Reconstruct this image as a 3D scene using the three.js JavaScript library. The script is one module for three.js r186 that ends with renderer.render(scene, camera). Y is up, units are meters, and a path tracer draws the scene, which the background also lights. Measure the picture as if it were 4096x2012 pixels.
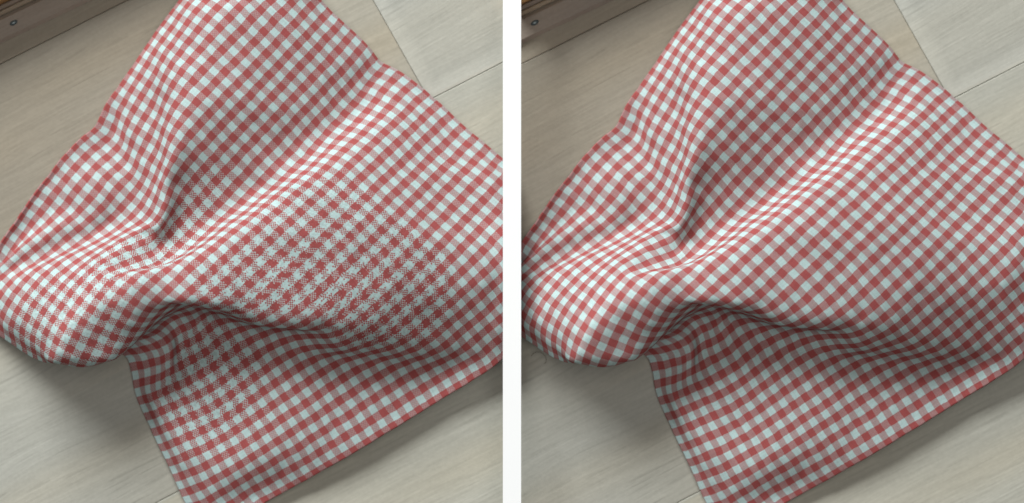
import * as THREE from 'three';
import { RectAreaLightUniformsLib } from 'three/addons/lights/RectAreaLightUniformsLib.js';

// ---------- camera, light, exposure ----------
const M = 0.00015625;            // metres per photograph pixel at floor level (64 px = one 10 mm gingham repeat)
const H = 3.2;                   // the camera looks straight down at the floor through a long lens
const scene = new THREE.Scene();
scene.background = new THREE.Color(0, 0, 0);
const camera = new THREE.PerspectiveCamera(2 * Math.atan(1006 * M / H) * 180 / Math.PI, 4096 / 2012, 0.1, 20);
camera.position.set(0, H, 0); camera.up.set(0, 0, -1); camera.lookAt(0, 0, 0);
camera.focus = H - 0.028; camera.userData.fStop = 1.7;                 // sharp on the ridge of the cloth, a little soft on the floor
const renderer = new THREE.WebGLRenderer({ antialias: true });
renderer.toneMapping = THREE.LinearToneMapping;
renderer.toneMappingExposure = 1.23;
renderer.shadowMap.enabled = true;
RectAreaLightUniformsLib.init();
function areaLight(color, intensity, w, h, pos, at) {
  const l = new THREE.RectAreaLight(color, intensity, w, h);
  l.position.set(...pos); l.lookAt(...at); scene.add(l); return l;
}
// a window beyond the top of the picture, slightly to the left, and the pale ceiling of the room
areaLight(new THREE.Color(0.97, 1.0, 1.0), 18, 3.7, 2.0, [-1.95, 2.5, -4.35], [0, 0, 0]);
areaLight(new THREE.Color(1.0, 0.97, 0.93), 0.98, 4.5, 4.5, [0.2, 4.4, 0.4], [0.2, 0, 0.4]);

// ---------- helpers ----------
let seed = 7;
const rnd = () => { seed |= 0; seed = seed + 0x6D2B79F5 | 0; let t = Math.imul(seed ^ seed >>> 15, 1 | seed); t = t + Math.imul(t ^ t >>> 7, 61 | t) ^ t; return ((t ^ t >>> 14) >>> 0) / 4294967296; };
function hash(x, y, s) { let h = Math.imul(x | 0, 374761393) ^ Math.imul(y | 0, 668265263) ^ Math.imul(s | 0, 974634217); h = Math.imul(h ^ h >>> 13, 1274126177); return ((h ^ h >>> 16) >>> 0) / 4294967296; }
function noise(x, y, s) {
  const xi = Math.floor(x), yi = Math.floor(y), fx = x - xi, fy = y - yi, u = fx * fx * (3 - 2 * fx), v = fy * fy * (3 - 2 * fy);
  const a = hash(xi, yi, s), b = hash(xi + 1, yi, s), c = hash(xi, yi + 1, s), d = hash(xi + 1, yi + 1, s);
  return a + (b - a) * u + (c - a) * v + (a - b - c + d) * u * v;
}
const clamp = (x, a, b) => Math.min(b, Math.max(a, x)), smooth = (a, b, x) => { const t = clamp((x - a) / (b - a), 0, 1); return t * t * (3 - 2 * t); };
const toSRGB = (c) => c <= 0.0031308 ? 12.92 * c : 1.055 * Math.pow(c, 1 / 2.4) - 0.055;
function dataTexture(w, h, f, srgb) {
  const d = new Uint8Array(w * h * 4), out = [0, 0, 0];
  for (let y = 0, k = 0; y < h; y++) for (let x = 0; x < w; x++, k += 4) {
    f(x, y, out);
    for (let c = 0; c < 3; c++) d[k + c] = clamp(Math.round(255 * (srgb ? toSRGB(out[c]) : out[c])), 0, 255);
    d[k + 3] = 255;
  }
  const t = new THREE.DataTexture(d, w, h); t.magFilter = THREE.LinearFilter; t.minFilter = THREE.LinearMipmapLinearFilter; t.generateMipmaps = true;
  t.wrapS = t.wrapT = THREE.RepeatWrapping; if (srgb) t.colorSpace = THREE.SRGBColorSpace; t.needsUpdate = true; return t;
}
const taken = {};
const numbered = (n) => { taken[n] = (taken[n] ?? -1) + 1; return taken[n] ? n + '_' + String(taken[n]).padStart(3, '0') : n; };
function mesh(name, geo, mat, parent) { const m = new THREE.Mesh(geo, mat); m.name = parent ? name : numbered(name); m.castShadow = m.receiveShadow = true; (parent ?? scene).add(m); return m; }
function thing(name, label, category, pos = [0, 0, 0], group) { const o = new THREE.Group(); o.name = numbered(name); o.position.set(...pos); o.userData = { label, category }; if (group) o.userData.group = group; scene.add(o); return o; }
// photograph pixel and height above the floor -> place in the room
const place = (px, py, y = 0) => new THREE.Vector3((px - 2048) * M * (1 - y / H), y, (py - 1006) * M * (1 - y / H));
const PANEL = [0, 2084.5], GAP = 2048;                 // left edges of the two displays, middle of the white batten

// ---------- wood ----------
const WW = 0.8, WH = 0.2;                              // metres covered by the wood texture
const woodTone = (x, y) => {                           // x along the grain, y across, metres
  const warp = (noise(x * 5, y * 14, 11) - 0.5) * 0.02 + (noise(x * 16, y * 40, 12) - 0.5) * 0.004;
  const yy = y + warp;
  const band = noise(x * 4, yy * 90, 13) * 0.45 + noise(x * 9, yy * 260, 14) * 0.55;
  const fine = noise(x * 40, yy * 700, 15), hair = noise(x * 110, yy * 1500, 16);
  const pore = smooth(0.70, 0.92, noise(x * 42, yy * 640, 17)) * smooth(0.35, 0.7, noise(x * 7, yy * 55, 18));
  const cloud = noise(x * 9, y * 22, 19);
  const speck = noise(x * 700, y * 700, 20);
  return 1 + (band - 0.5) * 0.09 + (fine - 0.5) * 0.10 + (hair - 0.5) * 0.08 - pore * 0.10 + (cloud - 0.5) * 0.09 + (speck - 0.5) * 0.07;
};
const woodMap = dataTexture(2048, 1024, (px, py, o) => {
  const t = woodTone(px / 2048 * WW, py / 1024 * WH), warm = (noise(px / 2048 * 6, py / 1024 * 9, 21) - 0.5) * 0.05;
  o[0] = 0.8 * t * (1 + warm); o[1] = 0.8 * t; o[2] = 0.8 * t * (1 - warm * 1.5) * (0.97 + 0.03 * t);
}, true);
const woodBump = dataTexture(1024, 1024, (px, py, o) => {
  const x = px / 1024 * WW, y = py / 1024 * WH;
  o[0] = o[1] = o[2] = clamp(0.55 + (woodTone(x, y) - 1) * 1.6, 0, 1);
}, false);
const wood = (r, g, b, rough = 0.62, bump = 0.00025) => new THREE.MeshStandardMaterial({ color: new THREE.Color(r, g, b), map: woodMap, bumpMap: woodBump, bumpScale: bump, roughness: rough, vertexColors: true });

function clipX(poly, x0, keepLeft) {                   // Sutherland-Hodgman against x = x0
  const out = [], inside = (p) => keepLeft ? p[0] <= x0 : p[0] >= x0;
  poly.forEach((p, i) => {
    const q = poly[(i + 1) % poly.length];
    if (inside(p)) out.push(p);
    if (inside(p) !== inside(q)) { const t = (x0 - p[0]) / (q[0] - p[0]); out.push([x0, p[1] + t * (q[1] - p[1])]); }
  });
  return out;
}
const A0 = Math.atan(0.512), GX = Math.cos(A0), GY = -Math.sin(A0);   // grain direction in the picture plane
// a board: convex outline in photograph pixels, bevelled top edge, uv in metres along the grain; wash = pale rim left by the whitewash
function board(poly, y0, y1, bevel, shift, wash = 0) {
  let P = poly.map(([x, y]) => { const p = place(x, y, 0); return [p.x, p.z]; });
  let area = 0; P.forEach((p, i) => { const q = P[(i + 1) % P.length]; area += p[0] * q[1] - q[0] * p[1]; });
  if (area < 0) P.reverse();
  const n = P.length;
  const inset = (d) => P.map((p, i) => {
    const a = P[(i + n - 1) % n], b = P[(i + 1) % n];
    const e1 = [p[0] - a[0], p[1] - a[1]], e2 = [b[0] - p[0], b[1] - p[1]], l1 = Math.hypot(...e1), l2 = Math.hypot(...e2);
    const n1 = [-e1[1] / l1, e1[0] / l1], n2 = [-e2[1] / l2, e2[0] / l2], k = 1 + n1[0] * n2[0] + n1[1] * n2[1];
    return [p[0] + d * (n1[0] + n2[0]) / k, p[1] + d * (n1[1] + n2[1]) / k];
  });
  const rings = [[inset(0), y0, 1], [inset(0), y1 - bevel, 1], [inset(bevel), y1, 1 + wash]];
  if (wash) rings.push([inset(bevel + 0.005), y1, 1 + wash * 0.85], [inset(bevel + 0.011), y1, 1]);
  const pos = [], uv = [], col = [];
  const put = (p, y, c) => {
    pos.push(p[0], y, p[1]); col.push(c, c, c);
    uv.push((p[0] * GX + p[1] * GY + shift[0] + 2) / WW, (-p[0] * GY + p[1] * GX + shift[1] + 2 + (y - y1)) / WH);
  };
  const tri = (a, b, c) => { put(...a); put(...b); put(...c); };
  for (let r = 0; r + 1 < rings.length; r++) for (let i = 0; i < n; i++) {
    const [R0, ya, ca] = rings[r], [R1, yb, cb] = rings[r + 1], j = (i + 1) % n;
    tri([R0[i], ya, ca], [R1[i], yb, cb], [R0[j], ya, ca]); tri([R0[j], ya, ca], [R1[i], yb, cb], [R1[j], yb, cb]);
  }
  const [top, yt, ct] = rings[rings.length - 1];
  for (let i = 1; i + 1 < n; i++) tri([top[0], yt, ct], [top[i + 1], yt, ct], [top[i], yt, ct]);
  const g = new THREE.BufferGeometry();
  g.setAttribute('position', new THREE.Float32BufferAttribute(pos, 3)); g.setAttribute('uv', new THREE.Float32BufferAttribute(uv, 2)); g.setAttribute('color', new THREE.Float32BufferAttribute(col, 3));
  g.computeVertexNormals(); return g;
}

// ---------- floors: whitewashed oak planks, one section on each side of the batten ----------
// seams in display pixels: y = y(x = 0) + slope * x
const SEAM = [[-270, -0.497], [257, -0.503], [1281, -0.513], [2336, -0.520], [3400, -0.525]];
const LO = -900, HI = 2950, BROWN = wood(0.395, 0.345, 0.265), TAN = wood(0.52, 0.475, 0.375), STONE = wood(0.53, 0.515, 0.44), GREY = wood(0.525, 0.515, 0.445), PALE = wood(0.555, 0.535, 0.445), BEIGE = wood(0.555, 0.535, 0.445);
function plankPoly(k, x0, x1, skew = 0.56) {           // between seam k and k + 1, ends square to the grain
  const g = 1.0, [a, sa] = SEAM[k], [b, sb] = SEAM[k + 1];
  const at = (y0, s, x) => [x, y0 + s * x];
  // x0, x1 are where the ends meet the lower seam; the upper corners lie further left
  const up = (x) => { const [px, py] = at(b, sb, x); const t = (py - a - sa * px) / (1 + sa * -skew); return [px - skew * t, py - t]; };
  const A = up(x0), B = up(x1), C = at(b, sb, x1), D = at(b, sb, x0);
  return [[A[0], A[1] + g], [B[0], B[1] + g], [C[0], C[1] - g], [D[0], D[1] - g]];
}
const JOINT = 1716;                                    // the end joint meets the lower seam here
PANEL.forEach((ox, side) => {
  const floor = new THREE.Group(); floor.name = numbered('floor'); floor.userData = { kind: 'structure' }; scene.add(floor);
  const add = (poly, mat, shift, wash) => {
    let q = poly.map(([x, y]) => [x + ox, y]);
    q = clipX(q, side ? GAP + 2 : GAP - 2, !side);
    if (q.length > 2) mesh('plank', board(q, -0.014, 0, 0.00035, [shift[0] - ox * M * GX, shift[1] + ox * M * GY], wash), mat, floor);
  };
  add(plankPoly(0, LO - 300, HI + 400), BROWN, [0.13, 0.02]);
  add(plankPoly(1, LO, 1330), BROWN, [0.31, 0.07]);                       // this joint and the next lie under the cloth
  add(plankPoly(1, 1332, JOINT - 0.5), TAN, [0.02, 0.02]);
  add(plankPoly(1, JOINT + 0.5, HI + 600), GREY, [0.66, 0.11], 0.12);
  add(plankPoly(2, LO - 300, 1500), STONE, [0.48, 0.045]);
  add(plankPoly(2, 1502, HI + 200), PALE, [0.21, 0.125]);
  add(plankPoly(3, LO - 100, HI + 300), BEIGE, [0.05, 0.16]);
  // the groove bottoms under the seams: the tongue of the boards
  const under = clipX([[-1200, -700], [3600, -1200], [3600, 3000], [-1200, 3000]].map(([x, y]) => [x + ox, y]), side ? GAP + 2 : GAP - 2, !side);
  mesh('subfloor', board(under, -0.03, -0.0145, 0.0002, [0, 0]), wood(0.42, 0.36, 0.27), floor);
});

// ---------- threshold strip with a screw, and the pine plinth behind it, in the corner of each display ----------
const trimMat = wood(0.40, 0.335, 0.275, 0.6), trimDark = wood(0.43, 0.345, 0.245, 0.6), pineMat = wood(0.62, 0.36, 0.13, 0.5);
const screwMat = new THREE.MeshStandardMaterial({ color: new THREE.Color(0.30, 0.36, 0.38), metalness: 0.7, roughness: 0.42 });
const slotMat = new THREE.MeshStandardMaterial({ color: new THREE.Color(0.10, 0.125, 0.13), metalness: 0.5, roughness: 0.6 });
PANEL.forEach((ox, side) => {
  const cut = (poly, at = 3) => clipX(poly.map(([x, y]) => [x + ox, y]), GAP + at, false);
  const cutL = (poly, at) => side ? cut(poly, at) : poly.map(([x, y]) => [x + ox, y]);
  const line = (y, x, s = -0.475) => y + s * x, L = side ? -60 : -900, R = 1500;
  const strip = (y0, y1) => cutL([[L, line(y0, L)], [R, line(y0, R)], [R, line(y1, R)], [L, line(y1, L)]]);
  const t = thing('threshold_strip', 'brown grooved threshold strip with an oval screw, in the corner by the ' + ['speckled', 'smooth'][side] + ' gingham cloth', 'threshold', [0, 0, 0], 'threshold strips in the floor corners');
  mesh('bar', board(strip(68, 176), 0.0004, 0.0030, 0.0022, [0.22, 0.03]), trimMat, t);
  mesh('moulding', board(strip(44, 66.5), 0.0004, 0.0033, 0.0008, [0.4, 0.09]), trimDark, t);
  mesh('moulding', board(strip(22, 42.5), 0.0004, 0.0036, 0.0008, [0.5, 0.13]), trimMat, t);
  const screw = new THREE.Group(); screw.name = 'screw'; t.add(screw);
  screw.position.copy(place(ox + 54.5, 91, 0.0030)); screw.rotation.y = 0.5;
  const head = mesh('head', new THREE.LatheGeometry([[0, 0.0004], [0.0014, 0.0004], [0.0017, 0.0007], [0.0022, 0.0008], [0.0026, 0.0004], [0.0027, 0], [0.0027, -0.0012], [0, -0.0012]].map((p) => new THREE.Vector2(...p)), 28), slotMat, screw);
  head.scale.set(1.0, 1, 0.56);
  const core = mesh('recess', new THREE.LatheGeometry([[0, 0.0007], [0.0010, 0.00065], [0.0013, 0.0003], [0.0013, -0.0003], [0, -0.0003]].map((p) => new THREE.Vector2(...p)), 20), screwMat, screw);
  core.scale.set(1.0, 1, 0.6);
  const c = thing('pine_plinth', 'orange pine plinth behind the threshold strip in the corner by the ' + ['speckled', 'smooth'][side] + ' gingham cloth', 'plinth', [0, 0, 0], 'pine plinths in the floor corners');
  const CR = 760;
  mesh('front_panel', board(cutL([[L, line(20, L)], [CR, line(20, CR)], [CR - 66, line(20, CR) - 130], [L - 66, line(20, L) - 130]], 3), 0.0004, 0.0275, 0.002, [0.1, 0.05]), pineMat, c);
});

// ---------- gingham cloth ----------
// lattice of the cloth: for every half repeat, thread row i = -4..28.5 and column j = -6..29, its place (display pixels) and its height (0.1 mm)
const LATTICE = [
[955,-350,54,937,-329,51,919,-307,48,901,-286,45,883,-264,43,865,-242,44,848,-219,45,832,-196,46,816,-173,45,800,-150,48,784,-126,48,768,-103,47,751,-80,43,734,-58,44,717,-35,42,700,-13,42,684,11,39,667,32,38,651,54,36,632,76,35,616,100,33,599,123,31,583,147,29,566,170,28,551,196,27,533,219,25,518,245,24,500,268,23,484,293,24,466,316,22,452,341,22,433,364,23,418,389,26,399,412,28,383,437,28,373,461,28,360,485,28,348,502,24,332,515,25,314,529,30,300,546,37,278,566,40,259,589,41,238,610,41,220,633,43,202,662,46,189,694,49,169,715,53,154,739,55,135,761,59,120,787,60,103,810,62,89,835,62,71,857,65,57,882,63,39,904,65,23,928,62,4,949,62,-12,974,59,-29,997,59,-48,1016,58,-78,1010,58,-106,1000,57,-134,994,54,-162,996,50,-187,1007,45,-207,1026,41,-223,1049,38,-236,1074,35,-247,1100,32,-257,1127,29],
[979,-333,75,960,-312,72,942,-290,70,924,-269,68,906,-247,67,888,-225,68,871,-203,70,854,-180,71,837,-158,73,821,-135,75,804,-112,77,788,-89,77,771,-66,75,754,-44,75,736,-22,74,719,1,72,703,23,69,686,45,67,669,68,63,652,91,60,635,114,57,619,137,53,603,162,50,586,186,47,570,211,44,554,235,41,538,260,37,521,284,33,505,308,29,489,332,25,473,357,23,455,380,22,440,404,22,425,429,23,414,454,24,402,479,25,391,503,24,375,521,22,356,536,22,336,550,25,318,568,28,298,587,30,279,609,30,258,630,29,239,653,27,221,678,25,204,703,24,185,726,25,166,749,27,149,772,28,132,795,29,116,819,31,100,843,32,84,866,33,69,891,32,52,913,33,35,937,32,18,961,32,3,985,32,-12,1009,32,-33,1028,32,-61,1026,34,-89,1019,35,-117,1016,35,-144,1020,35,-169,1033,35,-190,1053,34,-206,1076,33,-218,1102,31,-229,1128,29,-239,1154,26],
[1003,-315,95,984,-295,93,965,-273,92,946,-252,91,928,-231,91,910,-209,93,893,-187,95,875,-165,98,858,-143,101,841,-120,105,824,-98,108,807,-76,110,789,-54,110,771,-32,111,753,-10,110,735,11,108,718,33,106,701,56,102,684,78,98,668,102,94,650,125,90,634,149,85,618,172,81,602,197,78,584,222,74,570,247,69,554,272,64,539,296,57,523,319,51,508,346,44,491,371,37,477,395,30,462,419,25,451,444,22,444,472,23,431,496,22,420,523,22,401,540,22,380,556,22,359,571,23,339,588,25,319,608,27,299,630,29,279,651,28,260,673,27,242,697,24,223,719,23,206,743,23,186,764,26,171,788,22,153,810,22,137,834,22,121,857,24,105,881,22,89,905,21,72,928,21,55,952,22,39,976,21,22,1000,21,7,1026,21,-14,1045,22,-42,1045,22,-71,1040,22,-100,1039,23,-127,1046,27,-152,1060,30,-172,1080,31,-188,1104,31,-201,1129,29,-211,1156,27,-221,1182,24],
[1026,-298,114,1007,-277,113,988,-256,113,969,-235,113,951,-214,115,932,-193,117,914,-171,121,896,-150,126,879,-128,130,861,-106,136,843,-84,140,825,-63,144,807,-42,147,788,-21,148,768,0,148,750,21,146,732,43,143,716,67,138,700,90,133,683,114,128,666,137,123,649,161,119,633,184,114,617,209,110,602,233,104,587,259,98,572,284,91,557,309,84,541,333,76,526,359,68,511,384,58,497,409,48,484,433,39,474,459,31,466,486,26,455,512,24,443,538,24,424,558,24,403,575,24,382,591,26,361,608,29,341,629,33,321,650,37,302,671,38,282,693,38,264,716,36,246,738,35,229,761,32,211,783,31,195,806,27,178,828,26,160,851,25,143,874,26,126,897,22,109,921,22,91,945,22,75,968,22,58,993,22,42,1017,22,26,1041,22,5,1058,22,-24,1062,22,-55,1061,22,-84,1064,26,-112,1072,30,-136,1087,32,-155,1108,32,-171,1132,31,-183,1157,29,-193,1183,26,-203,1210,23],
[1050,-279,132,1031,-259,132,1012,-238,133,992,-217,134,973,-197,137,955,-176,141,936,-155,146,918,-134,152,900,-113,159,881,-92,166,863,-71,173,844,-50,178,825,-30,183,805,-10,185,784,10,185,766,31,184,748,53,180,732,78,174,716,102,167,699,125,161,682,149,156,665,173,151,648,196,147,634,220,141,620,244,134,606,271,126,591,298,118,576,322,109,560,346,101,545,372,92,529,397,83,515,423,72,501,448,61,491,475,52,482,501,44,474,528,38,463,554,37,446,576,32,426,595,31,405,610,34,384,626,39,364,647,43,345,669,47,324,690,50,304,712,51,287,735,50,268,758,47,252,781,41,236,804,37,219,825,32,202,847,31,182,868,32,163,891,37,143,913,38,123,935,42,103,956,48,83,977,52,63,998,56,42,1020,58,24,1040,58,2,1058,57,-22,1070,53,-48,1078,48,-75,1086,46,-100,1098,46,-122,1114,43,-139,1135,38,-153,1159,35,-165,1185,31,-175,1211,27,-184,1237,22],
[1074,-260,147,1055,-240,148,1035,-219,150,1016,-199,153,997,-179,157,978,-158,162,959,-138,169,940,-118,177,921,-98,186,902,-78,195,883,-58,204,864,-38,211,845,-18,217,824,2,220,804,22,220,785,43,217,767,66,213,750,90,207,733,114,200,716,137,194,699,161,188,682,184,183,665,208,179,650,233,172,636,258,164,623,285,155,610,311,144,595,337,133,581,361,122,566,387,113,550,412,104,535,437,94,521,463,84,509,490,75,499,516,66,491,543,58,482,570,51,467,593,45,448,613,44,427,630,46,405,647,51,385,666,56,366,688,61,346,710,64,328,733,65,310,756,63,292,778,58,276,801,51,259,823,45,240,844,44,220,864,47,199,885,51,177,905,57,155,924,65,132,942,73,109,961,81,86,980,87,64,999,92,42,1019,95,21,1038,94,0,1058,92,-22,1075,87,-44,1091,80,-66,1106,71,-87,1122,64,-106,1140,55,-122,1162,48,-135,1186,41,-145,1211,34,-154,1237,28,-163,1263,22],
[1098,-239,158,1079,-219,161,1059,-199,164,1039,-179,168,1020,-159,174,1001,-140,181,982,-120,190,963,-100,199,943,-81,210,924,-62,221,905,-43,232,886,-24,242,866,-4,248,846,15,251,825,34,250,806,57,247,788,80,242,770,103,237,752,126,230,734,150,223,717,174,216,700,198,212,683,222,209,667,246,203,652,272,195,639,299,184,627,326,171,615,351,157,602,376,143,587,401,132,572,427,123,557,453,114,541,479,105,527,505,98,515,531,90,507,559,79,499,586,69,487,610,61,470,631,59,449,649,61,428,666,65,407,685,69,387,706,74,369,730,77,351,753,77,333,776,75,316,800,70,298,821,62,282,842,58,259,861,62,237,880,68,215,899,73,192,918,77,170,937,86,147,956,91,126,975,97,104,994,98,81,1014,105,59,1035,109,36,1054,108,15,1076,105,-9,1092,105,-31,1108,101,-52,1125,92,-71,1144,81,-88,1163,70,-102,1186,59,-114,1210,49,-123,1235,40,-131,1261,31,-140,1287,23],
[1123,-218,164,1103,-198,169,1083,-179,174,1063,-159,180,1044,-139,188,1024,-120,197,1005,-101,207,986,-82,218,966,-64,231,947,-46,243,927,-27,256,908,-8,268,889,11,276,868,31,278,848,51,275,829,73,272,810,96,267,792,119,262,773,142,255,755,165,247,736,188,240,719,212,238,701,236,237,684,261,233,669,286,225,656,313,214,643,339,200,632,365,183,621,390,166,608,417,154,594,443,144,579,468,135,563,494,127,549,520,120,536,546,111,526,573,99,517,600,87,506,626,79,491,649,75,471,668,76,450,686,77,429,706,80,410,727,83,393,750,86,376,773,88,358,796,86,339,819,81,319,839,76,299,860,74,277,878,79,254,896,86,232,915,90,210,934,91,189,954,93,167,974,94,145,993,96,122,1012,98,99,1031,100,76,1050,103,54,1070,107,32,1089,112,9,1107,116,-13,1125,115,-34,1144,108,-52,1164,98,-68,1185,85,-81,1208,72,-91,1232,60,-99,1257,48,-107,1283,36,-115,1309,24],
[1147,-196,166,1127,-176,173,1107,-157,180,1087,-138,188,1068,-118,198,1048,-99,208,1029,-81,220,1010,-62,233,990,-44,246,970,-27,261,951,-9,275,932,9,288,913,29,299,893,49,298,872,70,295,853,92,291,834,114,287,815,136,283,795,158,276,777,181,268,757,203,259,739,227,262,720,251,263,703,275,261,687,299,255,672,326,245,659,352,231,648,378,212,638,404,192,627,431,179,615,458,168,600,484,159,584,509,150,570,535,142,556,561,132,546,588,119,534,615,105,525,642,97,512,669,92,493,688,90,472,706,88,452,726,87,434,747,89,417,770,91,401,794,94,381,816,92,362,839,89,340,858,85,319,878,82,295,896,86,272,915,90,250,934,90,229,953,89,207,973,85,185,993,85,162,1012,91,140,1030,101,117,1049,104,92,1066,112,68,1084,123,44,1100,135,24,1121,137,5,1141,133,-15,1161,126,-33,1182,116,-47,1204,102,-59,1228,87,-67,1253,72,-74,1278,57,-81,1303,43,-88,1328,28],
[1170,-173,164,1150,-154,173,1131,-135,182,1111,-116,192,1092,-97,203,1072,-78,216,1053,-60,229,1034,-41,243,1014,-24,257,994,-7,272,974,11,286,956,30,298,937,50,307,917,71,308,897,91,307,878,112,305,858,133,302,839,155,299,819,176,294,800,198,288,780,220,284,761,243,286,742,265,288,724,289,288,707,313,283,691,339,274,677,365,261,665,391,244,653,417,226,643,444,211,632,471,198,619,498,186,606,524,174,593,550,163,579,577,152,566,603,141,553,630,128,544,658,119,532,684,110,515,706,103,495,726,96,476,747,92,457,769,90,440,792,89,423,815,90,403,837,89,382,858,89,360,877,88,337,896,87,314,915,85,291,933,84,268,953,85,246,972,86,224,992,84,201,1012,88,178,1031,98,155,1048,113,131,1064,125,105,1079,136,81,1095,149,58,1113,159,38,1134,161,19,1156,157,1,1178,148,-14,1201,136,-27,1224,120,-37,1248,103,-43,1273,86,-48,1298,69,-54,1322,51,-61,1346,33],
[1193,-150,159,1173,-131,170,1154,-112,181,1134,-93,192,1115,-75,205,1096,-56,219,1077,-38,233,1058,-20,248,1039,-2,263,1019,15,277,998,32,290,980,53,301,960,73,309,942,94,312,922,114,314,903,135,314,883,155,313,864,176,310,844,196,308,825,218,305,804,239,304,785,260,306,765,281,309,747,305,309,729,327,306,713,353,299,697,379,289,682,404,275,669,429,260,657,456,245,647,483,230,636,512,216,626,540,201,614,566,188,601,592,175,586,619,164,572,645,153,562,674,141,552,701,129,536,724,116,518,745,106,499,768,97,479,790,91,462,813,85,445,837,81,423,857,80,402,877,81,379,895,82,357,913,85,334,932,80,310,951,79,287,970,87,263,988,102,240,1006,105,215,1021,114,190,1038,129,163,1052,148,138,1068,159,113,1085,171,92,1104,181,70,1124,188,51,1147,188,32,1170,182,17,1195,172,3,1220,158,-8,1243,140,-16,1267,121,-19,1292,102,-21,1317,82,-26,1341,61,-33,1363,39],
[1215,-126,152,1196,-107,163,1177,-88,176,1157,-70,189,1138,-52,204,1120,-34,219,1101,-16,234,1082,2,250,1063,20,264,1044,38,278,1024,57,290,1005,78,300,986,98,308,967,119,313,947,139,316,928,159,318,908,180,319,889,200,318,869,220,317,850,241,316,830,261,317,811,282,319,791,303,322,773,324,324,754,346,323,736,370,319,719,394,312,702,418,303,686,443,291,673,470,278,661,497,263,651,525,248,642,553,232,631,581,216,620,609,202,606,635,188,593,661,175,583,689,162,572,716,148,557,741,134,540,765,119,522,788,107,504,810,96,485,833,85,465,855,77,443,875,71,421,894,70,398,913,74,376,931,80,352,950,81,329,968,86,305,985,99,281,1001,117,255,1016,131,228,1029,145,202,1044,161,176,1059,177,151,1075,190,128,1094,201,106,1114,209,86,1137,212,67,1161,210,50,1185,204,34,1211,193,21,1237,180,10,1262,161,3,1287,140,4,1312,118,5,1337,96,1,1359,72,-5,1380,47],
[1236,-102,142,1217,-83,154,1199,-65,168,1180,-47,183,1161,-29,199,1143,-11,216,1125,7,232,1107,25,248,1087,42,263,1069,62,276,1050,83,287,1031,103,297,1012,124,305,992,144,312,973,164,317,953,184,321,934,205,323,914,225,324,894,245,323,875,264,323,856,285,324,837,305,327,818,325,331,799,345,334,779,366,335,761,388,334,742,410,330,724,434,324,707,458,316,691,484,307,678,510,295,666,538,280,656,567,265,646,595,248,637,624,232,624,650,216,612,676,201,602,704,187,590,731,172,577,757,156,561,782,140,544,806,125,526,829,110,506,852,97,485,873,87,464,893,78,440,910,77,417,929,86,393,945,101,369,961,104,345,976,113,319,990,128,293,1004,148,267,1018,162,242,1033,177,215,1050,191,189,1068,205,166,1085,217,144,1106,226,124,1127,231,105,1150,233,86,1175,231,68,1199,224,52,1226,215,38,1253,202,28,1280,182,21,1306,160,26,1331,135,33,1357,111,28,1376,84,22,1396,57],
[1256,-79,129,1238,-60,143,1220,-41,158,1201,-23,174,1183,-6,192,1166,12,210,1149,29,228,1131,48,245,1112,66,259,1093,86,272,1075,107,283,1055,127,293,1037,148,301,1017,168,309,997,188,316,978,208,322,959,229,327,939,248,328,920,268,328,900,288,328,882,308,330,862,327,332,843,347,336,824,367,340,806,387,343,787,408,342,768,430,340,749,452,337,730,475,333,713,500,329,696,524,322,682,551,311,669,579,298,659,607,282,650,636,266,639,663,249,629,690,233,618,718,217,607,745,201,594,772,185,579,798,167,563,823,150,546,846,134,525,868,119,503,888,108,481,907,100,457,924,101,433,941,110,408,956,123,383,970,132,356,983,143,330,995,159,305,1008,177,279,1022,193,253,1038,207,229,1056,220,205,1075,232,182,1096,242,161,1117,250,141,1140,254,121,1164,255,103,1189,253,85,1214,247,70,1241,238,57,1268,224,48,1295,203,44,1321,179,49,1347,154,54,1372,128,53,1392,99,48,1412,70],
[1276,-54,115,1259,-35,130,1241,-17,147,1223,0,164,1205,17,183,1189,35,203,1172,52,223,1155,71,239,1136,90,254,1117,110,267,1099,131,278,1080,151,287,1061,171,296,1041,191,305,1022,212,313,1002,232,321,983,252,328,964,272,330,945,291,330,926,311,331,907,331,333,888,350,335,869,369,338,850,389,342,832,409,346,813,430,344,793,450,342,775,473,341,755,494,340,737,517,341,719,540,340,702,566,334,686,592,325,674,619,313,664,648,299,652,675,283,643,703,267,631,730,251,621,757,235,609,785,218,596,812,200,580,838,181,563,862,163,541,881,149,516,899,138,493,916,133,469,931,134,445,946,143,420,960,155,395,975,163,369,990,173,344,1004,187,319,1018,201,293,1034,216,268,1051,231,244,1069,243,220,1088,254,198,1109,265,177,1131,273,157,1154,278,137,1177,280,119,1203,278,102,1228,272,88,1255,262,75,1282,247,68,1309,225,65,1335,199,71,1362,173,77,1389,145,76,1408,116,74,1427,86],
[1296,-30,102,1279,-11,118,1261,7,135,1245,25,155,1228,41,175,1212,59,196,1196,76,216,1179,95,233,1160,113,248,1142,133,260,1123,154,271,1104,174,281,1085,195,290,1066,215,298,1046,235,307,1027,255,316,1008,275,323,989,295,327,970,315,330,951,334,332,932,354,334,913,374,334,893,393,336,875,413,338,856,433,339,837,454,339,818,475,337,799,496,337,780,517,338,762,539,339,743,561,340,726,585,338,708,608,335,693,634,330,678,660,323,664,687,313,652,714,300,641,741,285,632,770,270,622,798,252,611,826,233,597,851,214,579,874,195,557,892,180,532,908,170,507,922,166,482,937,167,458,952,174,433,967,184,408,982,194,383,997,203,358,1013,214,333,1030,225,308,1046,238,284,1064,252,260,1082,264,236,1102,275,214,1123,286,193,1145,296,173,1168,302,154,1192,303,137,1217,302,121,1243,295,107,1271,284,96,1298,268,90,1325,246,88,1352,220,93,1378,193,98,1402,166,99,1423,136,98,1441,106],
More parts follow.
